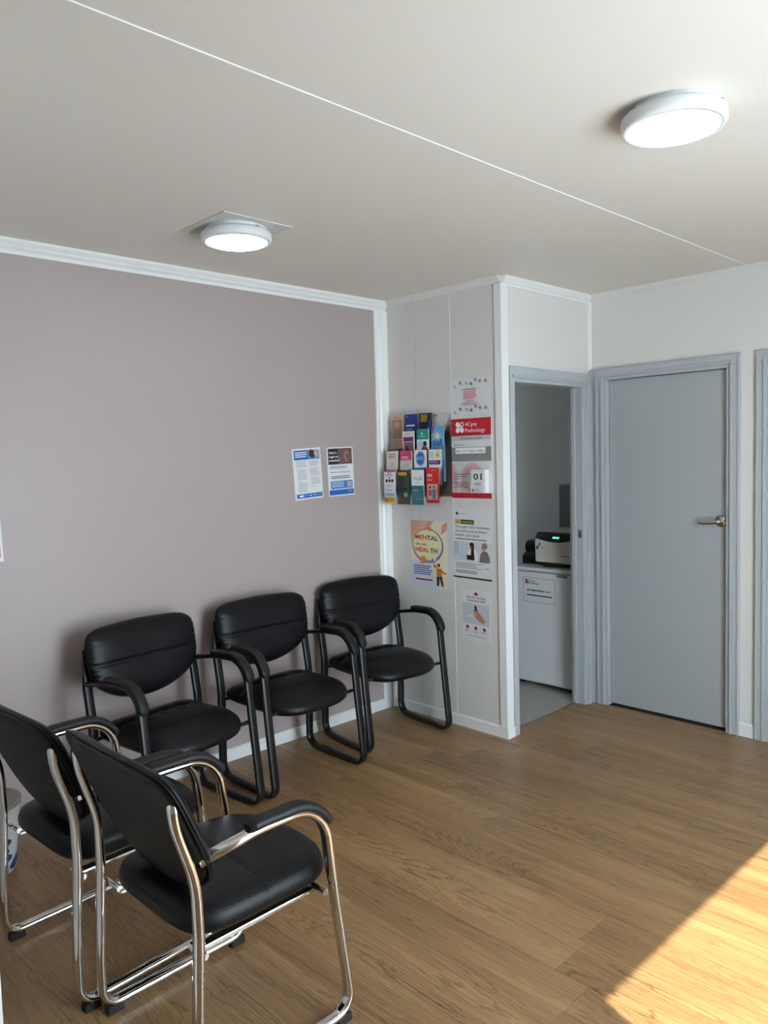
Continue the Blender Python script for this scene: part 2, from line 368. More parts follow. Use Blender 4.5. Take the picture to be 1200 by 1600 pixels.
# lever handle on the closed door: local coordinates of the frame
def lever(root, leafobj, yc, zc):
    bm = bmesh.new(); cyl(bm, (0.025, yc, zc), 0.035, 0.031, 0.0, -0.010, 40, 'x')
    cyl(bm, (0.016, yc, zc), 0.012, 0.011, 0.0, -0.032, 24, 'x')
    ro = obj('handle_rose', bm, M_NICKEL, leafobj, True)
    pth = [Vector((-0.02, yc-0.004+0.116*t, zc-0.010*t-0.004*math.sin(t*3))) for t in [i/12 for i in range(13)]]
    bm = bmesh.new(); sweep(bm, pth, Vector((1, 0, 0)), 0.0095, 0.0125, 12, 2.2, lambda t: 1.0-0.35*t)
    lv = obj('lever', bm, M_NICKEL, leafobj, True); lv['label'] = 'brushed nickel lever'
lever(d1, leaf1, -1.732+1.404, 1.205)
# doorway to the storeroom (open): frame faces -y
OX0, OX1, OT = 0.095, 0.815, 2.04
dw = structure(empty('door_4', ((OX0+OX1)/2, -D_B, 0)), 'grey frame of the open storeroom doorway')
hx = (OX1-OX0)/2
box('architrave', -hx-0.038, -hx, -0.018, 0.0, 0, OT, M_GREYL, dw, 0.003)
box('architrave', hx+0.022, hx+0.080, -0.020, 0.0, 0, OT, M_GREYL, dw, 0.003)
box('architrave_step', hx, hx+0.022, -0.012, 0.0, 0, OT, M_GREYL, dw, 0.003)
for a in (0.007,): box('bead', hx+a, hx+a+0.009, -0.018, -0.011, 0, OT, M_GREYL, dw, 0.002)
for a in (0.027, 0.060): box('bead', hx+a, hx+a+0.013, -0.027, -0.019, 0, OT, M_GREYL, dw, 0.003)
box('corner_filler', hx+0.080, W_C-0.011-(OX0+OX1)/2, -0.010, 0.0, 0, OT+0.066, M_GREYL, dw, 0.002)
box('head_bead', -hx-0.02, hx+0.03, -0.025, -0.017, OT+0.006, OT+0.020, M_GREYL, dw, 0.003)
box('head_architrave', -hx-0.038, hx+0.080, -0.018, 0.0, OT, OT+0.066, M_GREYL, dw, 0.003)
box('jamb', -hx-0.001, -hx+0.012, -0.010, 0.09, 0, OT, M_GREYL, dw, 0.002)
box('jamb', hx-0.006, hx+0.005, -0.006, 0.09, 0, OT, M_GREYL, dw, 0.002)
box('door_stop', hx-0.016, hx-0.006, 0.045, 0.072, 0, OT-0.02, M_GREYL, dw, 0.002)
box('head_jamb', -hx, hx, -0.010, 0.09, OT-0.02, OT, M_GREYL, dw, 0.002)
sp = box('strike_plate', hx-0.0085, hx-0.0055, 0.008, 0.030, 1.075, 1.125, M_NICKEL, dw, 0.001); sp['label'] = 'small metal strike plate'

# storeroom behind the doorway
structure(box('floor_storeroom', 0.09, 1.55, -D_B+0.065, 0.6, -0.05, -0.001, M_VINYL), 'beige sheet vinyl of the storeroom')
structure(box('trim_8', OX0, OX1, -D_B+0.055, -D_B+0.075, -0.003, 0.004, M_NICKEL), 'metal threshold strip')
structure(box('wall_storeroom_east', 1.47, 1.56, -D_B+0.09, 0.6, 0, H, M_CLOSET))
structure(box('wall_storeroom_north', 0.09, 1.47, 0.5, 0.6, 0, H, M_CLOSET))

# ------------------------------------------------------------------ ceiling lamps
def ceiling_lamp(loc, plate, label, dm=M_DIFF):
    t = tag(empty('ceiling_lamp', (loc[0], loc[1], H)), label, 'lamp')
    if plate:
        mp_ = box('mounting_plate', -0.168, 0.168, -0.168, 0.168, -0.004, 0.0, M_PATCH, t); mp_['label'] = 'dull square plate between lamp and ceiling'
    z0 = -0.004 if plate else 0.0
    bm = bmesh.new(); lathe(bm, (0, 0, 0), [(0.128, z0), (0.128, z0-0.016)], 56); obj('base', bm, M_GREYP if False else M_WHITEP, t, False)
    bm = bmesh.new(); lathe(bm, (0, 0, 0), [(0.120, z0-0.016), (0.140, z0-0.016), (0.146, z0-0.021), (0.147, z0-0.045), (0.143, z0-0.053), (0.130, z0-0.056), (0.128, z0-0.050)], 64)
    obj('ring', bm, M_WHITEP, t, True)
    bm = bmesh.new(); lathe(bm, (0, 0, 0), [(0.1275, z0-0.051), (0.1275, z0-0.0545), (0.118, z0-0.059), (0.06, z0-0.061), (0.001, z0-0.0615)], 64)
    d = obj('diffuser', bm, dm, t, True); d['label'] = 'glowing white diffuser'
    for a in (0.6, 2.7, 4.8):
        c, s = math.cos(a), math.sin(a)
        bm = bmesh.new(); bbox(bm, -0.006, 0.006, -0.006, 0.006, -0.006, 0.0, 0.001)
        k = obj('clip', bm, M_NICKEL, t); k.location = (0.134*c, 0.134*s, z0-0.0095); k.rotation_euler = (0, 0, a)
    return t
ceiling_lamp((-1.585, -0.744), True, 'lit round ceiling lamp on a square plate near the pink wall')
ceiling_lamp((-1.246, -2.493), False, 'lit round ceiling lamp fixed straight to the ceiling, no plate')

ceiling_lamp((0.85, -0.15), False, 'unseen dim round lamp added to brighten the storeroom', mat('added_fill_diffuser', (0.9, 0.9, 0.9), 0.4, emit=(0.86, 0.95, 1.0), estr=2.2, bump=0.01))  # invented fill lamp, out of view, lifts the dark storeroom
# ------------------------------------------------------------------ chairs
def cushion(cx_fn, a, b, n_exp, front, back, m_exp=5.0, cols=40, rows=72):
    """cushion on a row grid; cx_fn(px,py,side,h) -> 3-D point; side +1 front, -1 back; n_exp may differ for lower/upper half"""
    n_lo, n_hi = n_exp if isinstance(n_exp, tuple) else (n_exp, n_exp)
    verts, faces = [], []
    ts = []
    for i in range(rows+1):
        q = -1+2*i/rows
        ts.append(0.45*q + 0.55*math.sin(q*math.pi/2))
    ss = [0.45*q + 0.55*math.sin(q*math.pi/2) for q in [-1+2*j/cols for j in range(cols+1)]]
    def P(t, s_):
        n = n_hi if t > 0 else n_lo
        return a*s_*max(0.0, 1-abs(t)**n)**(1/n), b*t, n
    idx = {1: {}, -1: {}}
    for side, T in ((1, front), (-1, back)):
        for i, t in enumerate(ts):
            for j, s_ in enumerate(ss):
                rim = i in (0, rows) or j in (0, cols)
                if i in (0, rows): key = (i, 0)
                else: key = (i, j)
                if rim and key in idx[1]: idx[side][(i, j)] = idx[1][key]; continue
                if key in idx[side]: idx[side][(i, j)] = idx[side][key]; continue
                px, py, n = P(t, s_)
                r = min(1.0, (abs(px/a)**n + abs(py/b)**n)**(1/n))
                h = 0.0 if rim else T*max(0.0, 1-r**m_exp)**0.5
                verts.append(cx_fn(px, py, side, h)); idx[side][(i, j)] = len(verts)-1; idx[side][key] = len(verts)-1
        for i in range(rows):
            for j in range(cols):
                f = [idx[side][(i, j)], idx[side][(i, j+1)], idx[side][(i+1, j+1)], idx[side][(i+1, j)]]
                g = [v for k, v in enumerate(f) if v not in f[:k]]
                if len(g) >= 3: faces.append(tuple(g))
    return verts, faces
def pymesh(name, verts, faces, m, parent, smooth=True):
    me = bpy.data.meshes.new(name); me.from_pydata([tuple(v) for v in verts], [], faces)
    bm = bmesh.new(); bm.from_mesh(me); bmesh.ops.recalc_face_normals(bm, faces=bm.faces[:]); bm.to_mesh(me); bm.free()
    me.materials.append(m)
    for p in me.polygons: p.use_smooth = smooth
    return link(name, me, parent)

def make_chair(kind, label, group):
    """local frame: faces -Y, origin on the floor under the middle"""
    t = tag(empty('armchair'), label, 'chair', group)
    chrome = kind == 'chrome'
    mt = M_CHROME if chrome else M_BLACKM
    if chrome:
        HW = 0.265
        path2 = [(0.290, 0.848), (0.288, 0.763), (0.236, 0.60), (0.234, 0.46), (0.250, 0.17), (0.250, 0.030), (-0.250, 0.030), (-0.200, 0.38), (-0.165, 0.665), (0.05, 0.668), (0.228, 0.648)]
        rad = [0, 0.3, 0.35, 0.5, 0.3, 0.055, 0.055, 0.5, 0.15, 0.5, 0]
        hl, hi = 0.0185, 0.0120
    else:
        HW = 0.284
        path2 = [(0.244, 0.800), (0.226, 0.62), (0.196, 0.45), (0.206, 0.15), (0.210, 0.016), (-0.252, 0.016), (-0.208, 0.38), (-0.172, 0.690), (0.04, 0.682), (0.214, 0.652)]
        rad = [0, 0.5, 0.4, 0.5, 0.06, 0.055, 0.5, 0.16, 0.5, 0]
        hl, hi = 0.0225, 0.0115
    P2 = fillet(path2, rad)
    zmax_i = max(range(len(P2)), key=lambda i: P2[i].y if P2[i].x < 0.2 and i > len(P2)//3 else -1)
    for s in (-1, 1):
        pts = [Vector((s*HW, p.x, p.y)) for p in P2]
        bm = bmesh.new(); sweep(bm, pts, Vector((1, 0, 0)), hl, hi, 14, 2.5, lambda u: 0.3 if u == 0 else 1.0)
        fr = obj('side_frame', bm, mt, t, True)
        if chrome: fr['label'] = 'bent chrome tube'
        # arm pad lies on the arm portion of the tube
        arm = [p for i, p in enumerate(P2) if i > len(P2)//3 and p.y > 0.585 and p.x < 0.135]
        n = len(arm); top = []
        dense = []
        for i in range(n-1):
            for q in range(3): dense.append(arm[i].lerp(arm[i+1], q/3))
        dense.append(arm[-1])
        for i, p in enumerate(dense):
            T = (dense[min(i+1, len(dense)-1)]-dense[max(i-1, 0)]).normalized(); nn = Vector((-T.y, T.x))
            if nn.y < 0 and abs(T.x) > 0.5: nn = -nn
            if abs(T.x) <= 0.5 and nn.x > 0: nn = -nn
            top.append(Vector((s*HW, p.x+nn.x*(hi+0.006), p.y+nn.y*(hi+0.006))))
        bm = bmesh.new()
        sweep(bm, top, Vector((1, 0, 0)), 0.0245, 0.0135, 14, 3.2, lambda u: min(1.0, 0.55+6*min(u, 1-u)))
        obj('arm_pad', bm, M_PAD, t, True)
        if chrome:
            for yc, ln in ((0.215, 0.05), (-0.215, 0.05)):
                prof = [(yc-ln/2, 0.0), (yc+ln/2, 0.0), (yc+ln/2*0.9, 0.026), (yc-ln/2*0.9, 0.026)]
                prism('foot', prof, 'x', s*HW-0.014, s*HW+0.014, M_RUBBER, t)
        # bracket between frame and seat
        for yc in ((-0.19, 0.195) if not chrome else (-0.17, 0.215)):
            bm = bmesh.new(); cyl(bm, (0, yc, 0.402), 0.009, 0.009, min(s*0.19, s*(HW-0.004)), max(s*0.19, s*(HW-0.004)), 16, 'x')
            obj('bracket', bm, mt, t)
    # under-seat rails
    for xs in (-0.2, 0.2): box('seat_rail', xs-0.014, xs+0.014, -0.19, 0.215, 0.385, 0.398, mt, t, 0.003)
    # ---- seat
    SW, SD = (0.240, 0.238) if chrome else (0.262, 0.246)
    def seat_pt(px, py, side, h):
        u, v = px/SW, py/SD             # v: -1 front .. +1 rear
        x = px; y = py + (0.0 if chrome else 0.004) - (0.030*(1-u*u) if v < 0 else 0.0)*abs(v)**1.5
        if chrome:
            z = 0.445 + (h if side > 0 else -h) + 0.006*math.cos(u*1.5)
            if side > 0: z -= 0.004*math.exp(-(py/0.007)**2)*(1 if abs(u) < 0.97 else 0)
            z += -0.014*max(0, -v-0.45)
        else:
            z = 0.420 + (h if side > 0 else -h)
            if side > 0:
                z += 0.010*math.exp(-((v+0.35)/0.5)**2)*(1-u*u)
                z -= 0.016*math.exp(-((py-0.115+0.03*u*u)/0.02)**2)*(1-0.6*u*u)
                z += 0.003*math.sin(px*70+py*25)*math.exp(-((py-0.09)/0.06)**2)
            z -= 0.040*max(0, -v-0.35)**1.6
        return Vector((x, y, z))
    vv, ff = cushion(seat_pt, SW, SD, 4.6 if chrome else (3.6, 7.0), 0.050 if chrome else 0.056, 0.040 if chrome else 0.050, 9.0 if chrome else 4.5)
    st = pymesh('seat', vv, ff, M_LEATHER, t)
    if chrome:   # stitched seams: welt around top edge, one across
        pts = []
        for k in range(97):
            th = 2*math.pi*k/96; c, s_ = math.cos(th), math.sin(th); r = 0.955
            px = SW*r*math.copysign(abs(c)**(2/4.6), c); py = SD*r*math.copysign(abs(s_)**(2/4.6), s_)
            pts.append(seat_pt(px, py, 1, 0.050*max(0, 1-r**9)**0.5))
        bm = bmesh.new(); sweep(bm, pts, Vector((0, 0, 1)), 0.0018, 0.0018, 6, 2); obj('seam', bm, M_SHELL, st, True)
        pts = [seat_pt(SW*(-0.97+1.94*i/40), 0.0, 1, 0.050*max(0, 1-abs(-0.97+1.94*i/40)**9)**0.5) for i in range(41)]
        bm = bmesh.new(); sweep(bm, pts, Vector((0, 1, 0)), 0.0012, 0.0016, 6, 2); obj('seam', bm, M_SHELL, st, True)
    # ---- backrest
    BW, BH = (0.291, 0.184) if chrome else (0.291, 0.165)
    ZC = 0.700 if chrome else 0.716
    def back_pt(px, py, side, h):
        u, v = px/BW, py/BH
        x = px*(1.0 - 0.06*max(0, -v)*1.0)
        z = ZC + py
        if v < 0: z += ((0.060 if chrome else 0.078)*u*u - 0.012)*abs(v)**1.3      # bottom edge sags in the middle
        else: z += 0.014*(1-u*u)*v                            # crowned top
        tilt = 0.42 if chrome else 0.15
        yc = (0.250 if chrome else 0.228) + (z-0.70)*tilt - (0.0 if chrome else 0.0) - 0.030*(1-u*u)*0.0 + 0.0
        yc += -0.022*u*u                                     # wings come forward
        off = -h if side > 0 else h
        if side > 0 and not chrome:
            off += 0.0065*math.exp(-((py-0.012)/0.0075)**2)*(1-abs(u)**8)
            off += 0.0022*math.sin(py*210+px*6)*max(0, abs(u)-0.80)*4.5
            off += 0.004*math.exp(-((py-0.012)/0.03)**2)*(0.6+0.4*math.sin(px*34+1.0))*(1-u*u)
        return Vector((x, yc+off, z))
    vv, ff = cushion(back_pt, BW, BH, (4.0, 7.0) if chrome else (4.0, 7.0), 0.048 if chrome else 0.060, 0.012 if chrome else 0.022, 3.6)
    bk = pymesh('backrest', vv, ff, M_LEATHER, t)
    if not chrome:
        pts = []
        for i in range(61):
            u = -0.95+1.9*i/60; r = abs(u)
            pts.append(back_pt(BW*u, 0.012, 1, 0.058*max(0, 1-r**3.6)**0.5) + Vector((0, -0.0005, 0)))
        bm = bmesh.new(); sweep(bm, pts, Vector((0, 1, 0)), 0.0014, 0.0012, 6, 2); obj('seam', bm, M_SHELL, bk, True)
    else:
        def shell_pt(px, py, side, h):
            p = back_pt(px, py, -1, 0.012 + (h if side < 0 else -0.004)); return p
        vv, ff = cushion(shell_pt, BW*0.985, BH*0.985, (4.0, 7.0), 0.004, 0.014, 5.0)
        sh = pymesh('back_shell', vv, ff, M_SHELL, t); sh['label'] = 'plain black vinyl back panel'
        pts = []
        for k in range(97):
            th = 2*math.pi*k/96; c, s_ = math.cos(th), math.sin(th)
            nn = 7.0 if s_ > 0 else 4.0
            pts.append(back_pt(BW*math.copysign(abs(c)**(2/nn), c), BH*math.copysign(abs(s_)**(2/nn), s_), -1, 0.008))
        bm = bmesh.new(); sweep(bm, pts, Vector((0, 1, 0)), 0.0035, 0.0035, 8, 2); obj('piping', bm, M_LEATHER, bk, True)
    return t

c_black = make_chair('black', 'black leather armchair with black frame, between the other two against the pink wall', 'black framed armchairs along the pink wall')
c_black.location = (-1.112, -0.362, 0)
c2 = copy_tree(c_black); c2.location = (-0.392, -0.318, 0); c2.rotation_euler = (0, 0, math.radians(-7))
c2['label'] = 'black framed leather armchair in the corner beside the poster wall'
c3 = copy_tree(c_black); c3.location = (-1.790, -0.398, 0); c3.rotation_euler = (0, 0, math.radians(7))
c3['label'] = 'black framed leather armchair at the pink wall, next to the chrome armchairs'
k_ch = make_chair('chrome', 'black armchair with chrome frame nearest the glazed entrance, back to the partition', 'chrome framed armchairs in front of the partition')
k_ch.location = (-2.340, -1.660, 0); k_ch.rotation_euler = (0, 0, math.radians(91))
k2 = copy_tree(k_ch); k2.location = (-2.405, -1.060, 0); k2.rotation_euler = (0, 0, math.radians(93.5))
k2['label'] = 'black armchair with chrome frame beside the toy basket'

# ------------------------------------------------------------------ printed matter
INK = {}
def ink(c, gloss=0.5):
    key = tuple(c)
    if key not in INK: INK[key] = mat('ink_%02x%02x%02x' % key, srgb(*c), gloss, bump=0.02, bscale=40)
    return INK[key]
TXT = {}
def text_geo(body, bold):
    if (body, bold) in TXT: return TXT[(body, bold)]
    cu = bpy.data.curves.new('tmp', 'FONT'); cu.body = body; cu.size = 1.0; cu.resolution_u = 2
    if bold: cu.offset = 0.018
    o = bpy.data.objects.new('tmp', cu); COL.objects.link(o)
    bpy.context.view_layer.update()
    me = o.evaluated_get(bpy.context.evaluated_depsgraph_get()).to_mesh()
    vs = [(v.co.x, v.co.y) for v in me.vertices]; fs = [tuple(p.vertices) for p in me.polygons]
    bpy.data.objects.remove(o); bpy.data.curves.remove(cu)
    x0 = min(v[0] for v in vs); x1 = max(v[0] for v in vs)
    TXT[(body, bold)] = (vs, fs, x0, x1); return TXT[(body, bold)]
def prints(root, W, Hh, els, yoff=0.0):
    groups = {}
    for n, e in enumerate(els):
        kind, col = e[0], e[-1]
        V, Fc = [], []
        P = lambda u, v: ((u-0.5)*W, (0.5-v)*Hh)
        if kind == 'r':
            _, u0, v0, u1, v1, _c = e; V = [P(u0, v0), P(u1, v0), P(u1, v1), P(u0, v1)]; Fc = [(0, 1, 2, 3)]
        elif kind == 'e':
            _, uc, vc, ru, rv, _c = e
            V = [P(uc+ru*math.cos(2*math.pi*k/24), vc+rv*math.sin(2*math.pi*k/24)) for k in range(24)]; Fc = [tuple(range(24))]
        elif kind == 'o':      # outline ellipse: uc vc ru rv thickness(m)
            _, uc, vc, ru, rv, th, _c = e
            for k in range(32):
                c, s = math.cos(2*math.pi*k/32), math.sin(2*math.pi*k/32)
                x, z = P(uc, vc); V.append((x+ru*W*c, z+rv*Hh*s)); V.append((x+(ru*W-th)*c, z+(rv*Hh-th)*s))
            Fc = [(2*k, 2*((k+1) % 32), 2*((k+1) % 32)+1, 2*k+1) for k in range(32)]
        elif kind == 'p':
            V = [P(u, v) for u, v in e[1]]; Fc = [tuple(range(len(V)))]
        elif kind == 'lines':  # rows too small to read: u0 v0 u1 v1 rows
            _, u0, v0, u1, v1, rows, _c = e; rr = random.Random(n*7+rows)
            for k in range(rows):
                va = v0+(v1-v0)*k/rows; vb = va+(v1-v0)/rows*0.42; ue = u1 - (u1-u0)*rr.random()*0.25
                b = len(V); V += [P(u0, va), P(ue, va), P(ue, vb), P(u0, vb)]; Fc.append((b, b+1, b+2, b+3))
        elif kind == 't':      # text u v(baseline) capheight(frac of H) align bold fitwidth(frac of W or 0)
            _, body, u, v, ch, al, bold, fit, _c = e
            vs, fs, x0, x1 = text_geo(body, bold); sz = ch*Hh/0.69; sx = sz
            if fit: sx = fit*W/(x1-x0)
            x, z = P(u, v); wd = (x1-x0)*sx; ox = {'l': 0, 'c': -wd/2, 'r': -wd}[al]
            V = [(x+ox+(a-x0)*sx, z+b*sz) for a, b in vs]; Fc = fs
        nm = 'lettering' if kind == 't' else ('text_lines' if kind == 'lines' else 'print')
        if nm == 'lettering' and e[4]*Hh > 0.012: col = (n,) + tuple(col)
        if nm == 'print':
            ext = max(max(a for a, b in V)-min(a for a, b in V), max(b for a, b in V)-min(b for a, b in V))
            if ext < 0.03: nm = 'small_print'
            else: col = (n,) + tuple(col)
        g = groups.setdefault((nm, tuple(col)), ([], []))
        b = len(g[0]); yy = -(0.0005 + 0.00010*n) - yoff
        g[0].extend([(a, yy, c) for a, c in V]); g[1].extend([tuple(i+b for i in f) for f in Fc])
    for (nm, col), (V, Fc) in groups.items():
        me = bpy.data.meshes.new(nm); me.from_pydata(V, [], Fc); me.materials.append(ink(col[-3:])); o = link(nm, me, root)
        if nm in ('text_lines', 'small_print') or (nm == 'lettering' and len(col) == 3): o['kind'] = 'stuff'
def sheet(name, W, Hh, loc, rz, tilt, label, cat, els, th=0.0008, m=None, group=None, curl=0.0):
    """paper sheet: local X right, Z up, faces -Y; loc = centre of its back"""
    bm = bmesh.new(); bbox(bm, -W/2, W/2, -th, 0, -Hh/2, Hh/2)
    o = obj(name, bm, m or M_PAPER); o.location = loc
    o.rotation_euler = (Matrix.Rotation(rz, 3, 'Z') @ Matrix.Rotation(tilt, 3, 'Y')).to_euler()
    tag(o, label, cat, group); prints(o, W, Hh, els, th)
    return o
RB = -math.pi/2     # rotation for things on the poster wall
WHITE, BLACK, RED, NAVY = (240, 242, 245), (28, 28, 32), (196, 20, 40), (24, 60, 120)
BLUE = (20, 98, 178); LB = (150, 195, 225); G1 = (110, 115, 120); G2 = (165, 168, 170)

sheet('poster', 0.208, 0.297, (-0.657, -0.0005, 1.534), 0, math.radians(-3), 'white and blue health poster with dense text in two columns', 'poster', [
    ('r', 0.05, 0.035, 0.96, 0.22, BLUE), ('r', 0.55, 0.035, 0.96, 0.2, (140, 160, 175)), ('e', 0.7, 0.12, 0.13, 0.075, (30, 40, 80)), ('e', 0.66, 0.07, 0.08, 0.04, (60, 40, 35)), ('e', 0.82, 0.11, 0.06, 0.05, (205, 160, 140)),
    ('lines', 0.09, 0.07, 0.57, 0.19, 3, WHITE),
    ('lines', 0.1, 0.24, 0.5, 0.37, 7, G2), ('lines', 0.13, 0.42, 0.5, 0.62, 10, G2), ('lines', 0.13, 0.67, 0.5, 0.86, 10, G2), ('lines', 0.56, 0.25, 0.93, 0.36, 6, G2), ('lines', 0.56, 0.39, 0.93, 0.55, 8, G2),
    ('lines', 0.58, 0.6, 0.95, 0.72, 6, G2), ('lines', 0.1, 0.4, 0.4, 0.413, 1, G1), ('lines', 0.1, 0.645, 0.3, 0.658, 1, G1), ('lines', 0.56, 0.58, 0.85, 0.593, 1, G1), ('lines', 0.56, 0.75, 0.82, 0.763, 1, G1),
    ('r', 0.05, 0.885, 0.96, 0.965, BLUE), ('e', 0.22, 0.925, 0.09, 0.018, WHITE), ('lines', 0.34, 0.915, 0.48, 0.94, 1, LB), ('e', 0.54, 0.925, 0.03, 0.012, WHITE), ('lines', 0.63, 0.915, 0.76, 0.94, 1, WHITE), ('lines', 0.78, 0.915, 0.94, 0.94, 1, LB)])
sheet('poster', 0.206, 0.294, (-0.404, -0.0005, 1.540), 0, math.radians(-1.7), 'measles warning poster with dark photo above blue panels', 'poster', [
    ('r', 0.04, 0.025, 0.96, 0.35, (38, 32, 36)), ('r', 0.42, 0.03, 0.95, 0.34, (105, 82, 82)), ('e', 0.75, 0.19, 0.1, 0.12, (150, 112, 108)), ('e', 0.78, 0.2, 0.05, 0.07, (112, 76, 76)),
    ('t', 'Think it', 0.07, 0.13, 0.038, 'l', True, 0.30, WHITE), ('t', 'might be', 0.07, 0.21, 0.038, 'l', True, 0.36, WHITE), ('t', 'measles?', 0.07, 0.285, 0.038, 'l', True, 0.40, WHITE),
    ('lines', 0.09, 0.39, 0.82, 0.45, 2, G1), ('t', 'Already in the waiting room?', 0.09, 0.52, 0.024, 'l', True, 0.78, NAVY), ('lines', 0.12, 0.59, 0.9, 0.66, 2, (60, 66, 80)),
    ('r', 0.09, 0.69, 0.93, 0.85, (70, 120, 190)), ('lines', 0.13, 0.71, 0.65, 0.83, 4, (190, 215, 240)), ('r', 0.72, 0.71, 0.9, 0.83, (165, 170, 175)),
    ('r', 0.03, 0.87, 0.97, 0.975, BLUE), ('lines', 0.74, 0.91, 0.93, 0.94, 1, LB)])
sheet('poster', 0.21, 0.297, (-2.349-0.109, -0.0005, 1.205+0.150), 0, math.radians(-1.5), 'pink and white notice on the pink wall above the toy basket', 'poster', [
    ('r', 0.05, 0.05, 0.95, 0.42, (120, 160, 185)), ('r', 0.05, 0.42, 0.95, 0.94, (226, 50, 100)), ('lines', 0.12, 0.5, 0.85, 0.8, 6, WHITE)])
# --- poster wall
DK, PK = (90, 92, 98), (225, 60, 120)
leafy = []
for vb in (0.15, 0.86):
    for i, (u, dv, c) in enumerate([(0.1, 0.06, G2), (0.24, -0.02, DK), (0.4, 0.0, G2), (0.52, 0.03, DK), (0.63, -0.07, G1), (0.74, -0.02, G1), (0.88, -0.01, G1)]):
        leafy.append(('e', u, vb+dv, 0.032, 0.052, c)); leafy.append(('o', u, vb+dv, 0.024, 0.04, 0.0012, WHITE)); leafy.append(('e', u+0.055, vb+dv+0.04, 0.008, 0.012, G1)); leafy.append(('e', u-0.05, vb+dv-0.03, 0.006, 0.01, DK))
sheet('notice', 0.294, 0.212, (-0.0004, -0.692, 1.956), RB, math.radians(-0.5), 'white landscape notice edged with grey leaf doodles and pink lines', 'notice', leafy + [
    ('lines', 0.3, 0.31, 0.68, 0.345, 1, DK), ('lines', 0.33, 0.37, 0.66, 0.60, 5, PK), ('lines', 0.37, 0.62, 0.63, 0.65, 1, PK), ('lines', 0.28, 0.665, 0.75, 0.76, 4, G2)])
# pathology sign: rigid board with coloured bands
def petals(u, v, su, sv, col, bgc):
    out = []
    for i, (a, b) in enumerate(((-1, -1), (1, -1), (-1, 1), (1, 1))):
        out.append(('e', u+a*su*0.52, v+b*sv*0.52, su*0.49, sv*0.49, col))
        out.append(('p', [(u+a*su*0.05, v+b*sv*0.05), (u+a*su*0.52, v+b*sv*0.05), (u+a*su*0.52, v+b*sv*0.52), (u+a*su*0.05, v+b*sv*0.52)], col))
        if i == 1: out.append(('e', u+a*su*0.56, v+b*sv*0.56, su*0.30, sv*0.30, bgc))
    return out
SW_, SH_ = 0.294, 0.460
sheet('pathology_sign', SW_, SH_, (-0.0004, -0.691, 1.598), RB, 0, 'red and grey pathology collection sign with opening hours', 'sign', [
    ('r', 0.0, 0.0, 1.0, 0.215, RED)] + petals(0.22, 0.108, 0.105, 0.068, WHITE, RED) + [
    ('t', '4Cyte', 0.36, 0.096, 0.046, 'l', False, 0.29, WHITE), ('t', 'Pathology', 0.36, 0.173, 0.046, 'l', False, 0.50, WHITE),
    ('r', 0.0, 0.215, 1.0, 0.272, (196, 196, 192)), ('t', 'All referrals accepted', 0.23, 0.258, 0.022, 'l', True, 0.54, BLACK),
    ('t', 'Opening Hours', 0.06, 0.335, 0.02, 'l', False, 0.28, BLACK), ('r', 0.0, 0.358, 1.0, 0.535, (140, 140, 138)), ('r', 0.0, 0.448, 1.0, 0.452, (110, 110, 108)),
    ('r', 0.10, 0.365, 0.86, 0.440, WHITE), ('t', 'Mon - Fri 7.30am-12.00pm', 0.12, 0.42, 0.028, 'l', False, 0.72, BLACK),
    ('p', [(0.0, 0.56)] + [(0.14*math.sin(k*math.pi/16), 0.75-0.19*math.cos(k*math.pi/16)) for k in range(1, 9)] + [(0.14, 0.93), (0.0, 0.93)], (226, 180, 186)), ('e', 0.52, 0.74, 0.27, 0.19, (226, 180, 186)), ('e', 0.52, 0.76, 0.17, 0.13, (224, 226, 226)), ('r', 0.25, 0.76, 0.35, 0.93, (226, 180, 186)), ('r', 0.69, 0.74, 0.79, 0.93, (226, 180, 186)),
    ('t', 'Our Pathology Collector', 0.05, 0.705, 0.017, 'l', True, 0.44, BLACK), ('t', 'is currently with a', 0.05, 0.732, 0.017, 'l', True, 0.34, BLACK), ('t', 'patient', 0.05, 0.76, 0.017, 'l', True, 0.14, BLACK),
    ('t', 'Please take a number', 0.05, 0.81, 0.017, 'l', True, 0.40, BLACK), ('t', 'and be seated, we will', 0.05, 0.838, 0.017, 'l', True, 0.42, BLACK), ('t', 'be with you shortly.', 0.05, 0.866, 0.017, 'l', True, 0.38, BLACK),
    ('r', 0.0, 0.935, 1.0, 1.0, RED)], th=0.004)
# number holder fixed on the sign
nh = tag(empty('ticket_holder', (-0.0049, -0.764, 1.466), RB), 'small white ticket box showing 01 on the pathology sign', 'ticket box')
bm = bmesh.new(); bbox(bm, -0.052, 0.052, -0.034, 0.0, -0.066, 0.066, 0.002); obj('box_body', bm, M_WHITEP, nh)
tk = box('ticket', -0.050, 0.046, -0.0365, -0.0345, -0.064, 0.067, M_PAPER, nh); tk['label'] = 'numbered paper ticket'
prints(tk, 0.096, 0.131, [('t', '01', 0.5, 0.42, 0.26, 'c', True, 0.64, BLACK), ('lines', 0.24, 0.56, 0.8, 0.68, 3, G1), ('r', 0.0, 0.755, 1.0, 0.762, G2)] + petals(0.16, 0.88, 0.09, 0.065, RED, WHITE) +
       [('t', '4Cyte', 0.32, 0.865, 0.055, 'l', False, 0.24, BLACK), ('t', 'Pathology', 0.32, 0.945, 0.055, 'l', False, 0.42, BLACK)], 0.0365)
GRN, YEL = (28, 92, 58), (222, 178, 40)
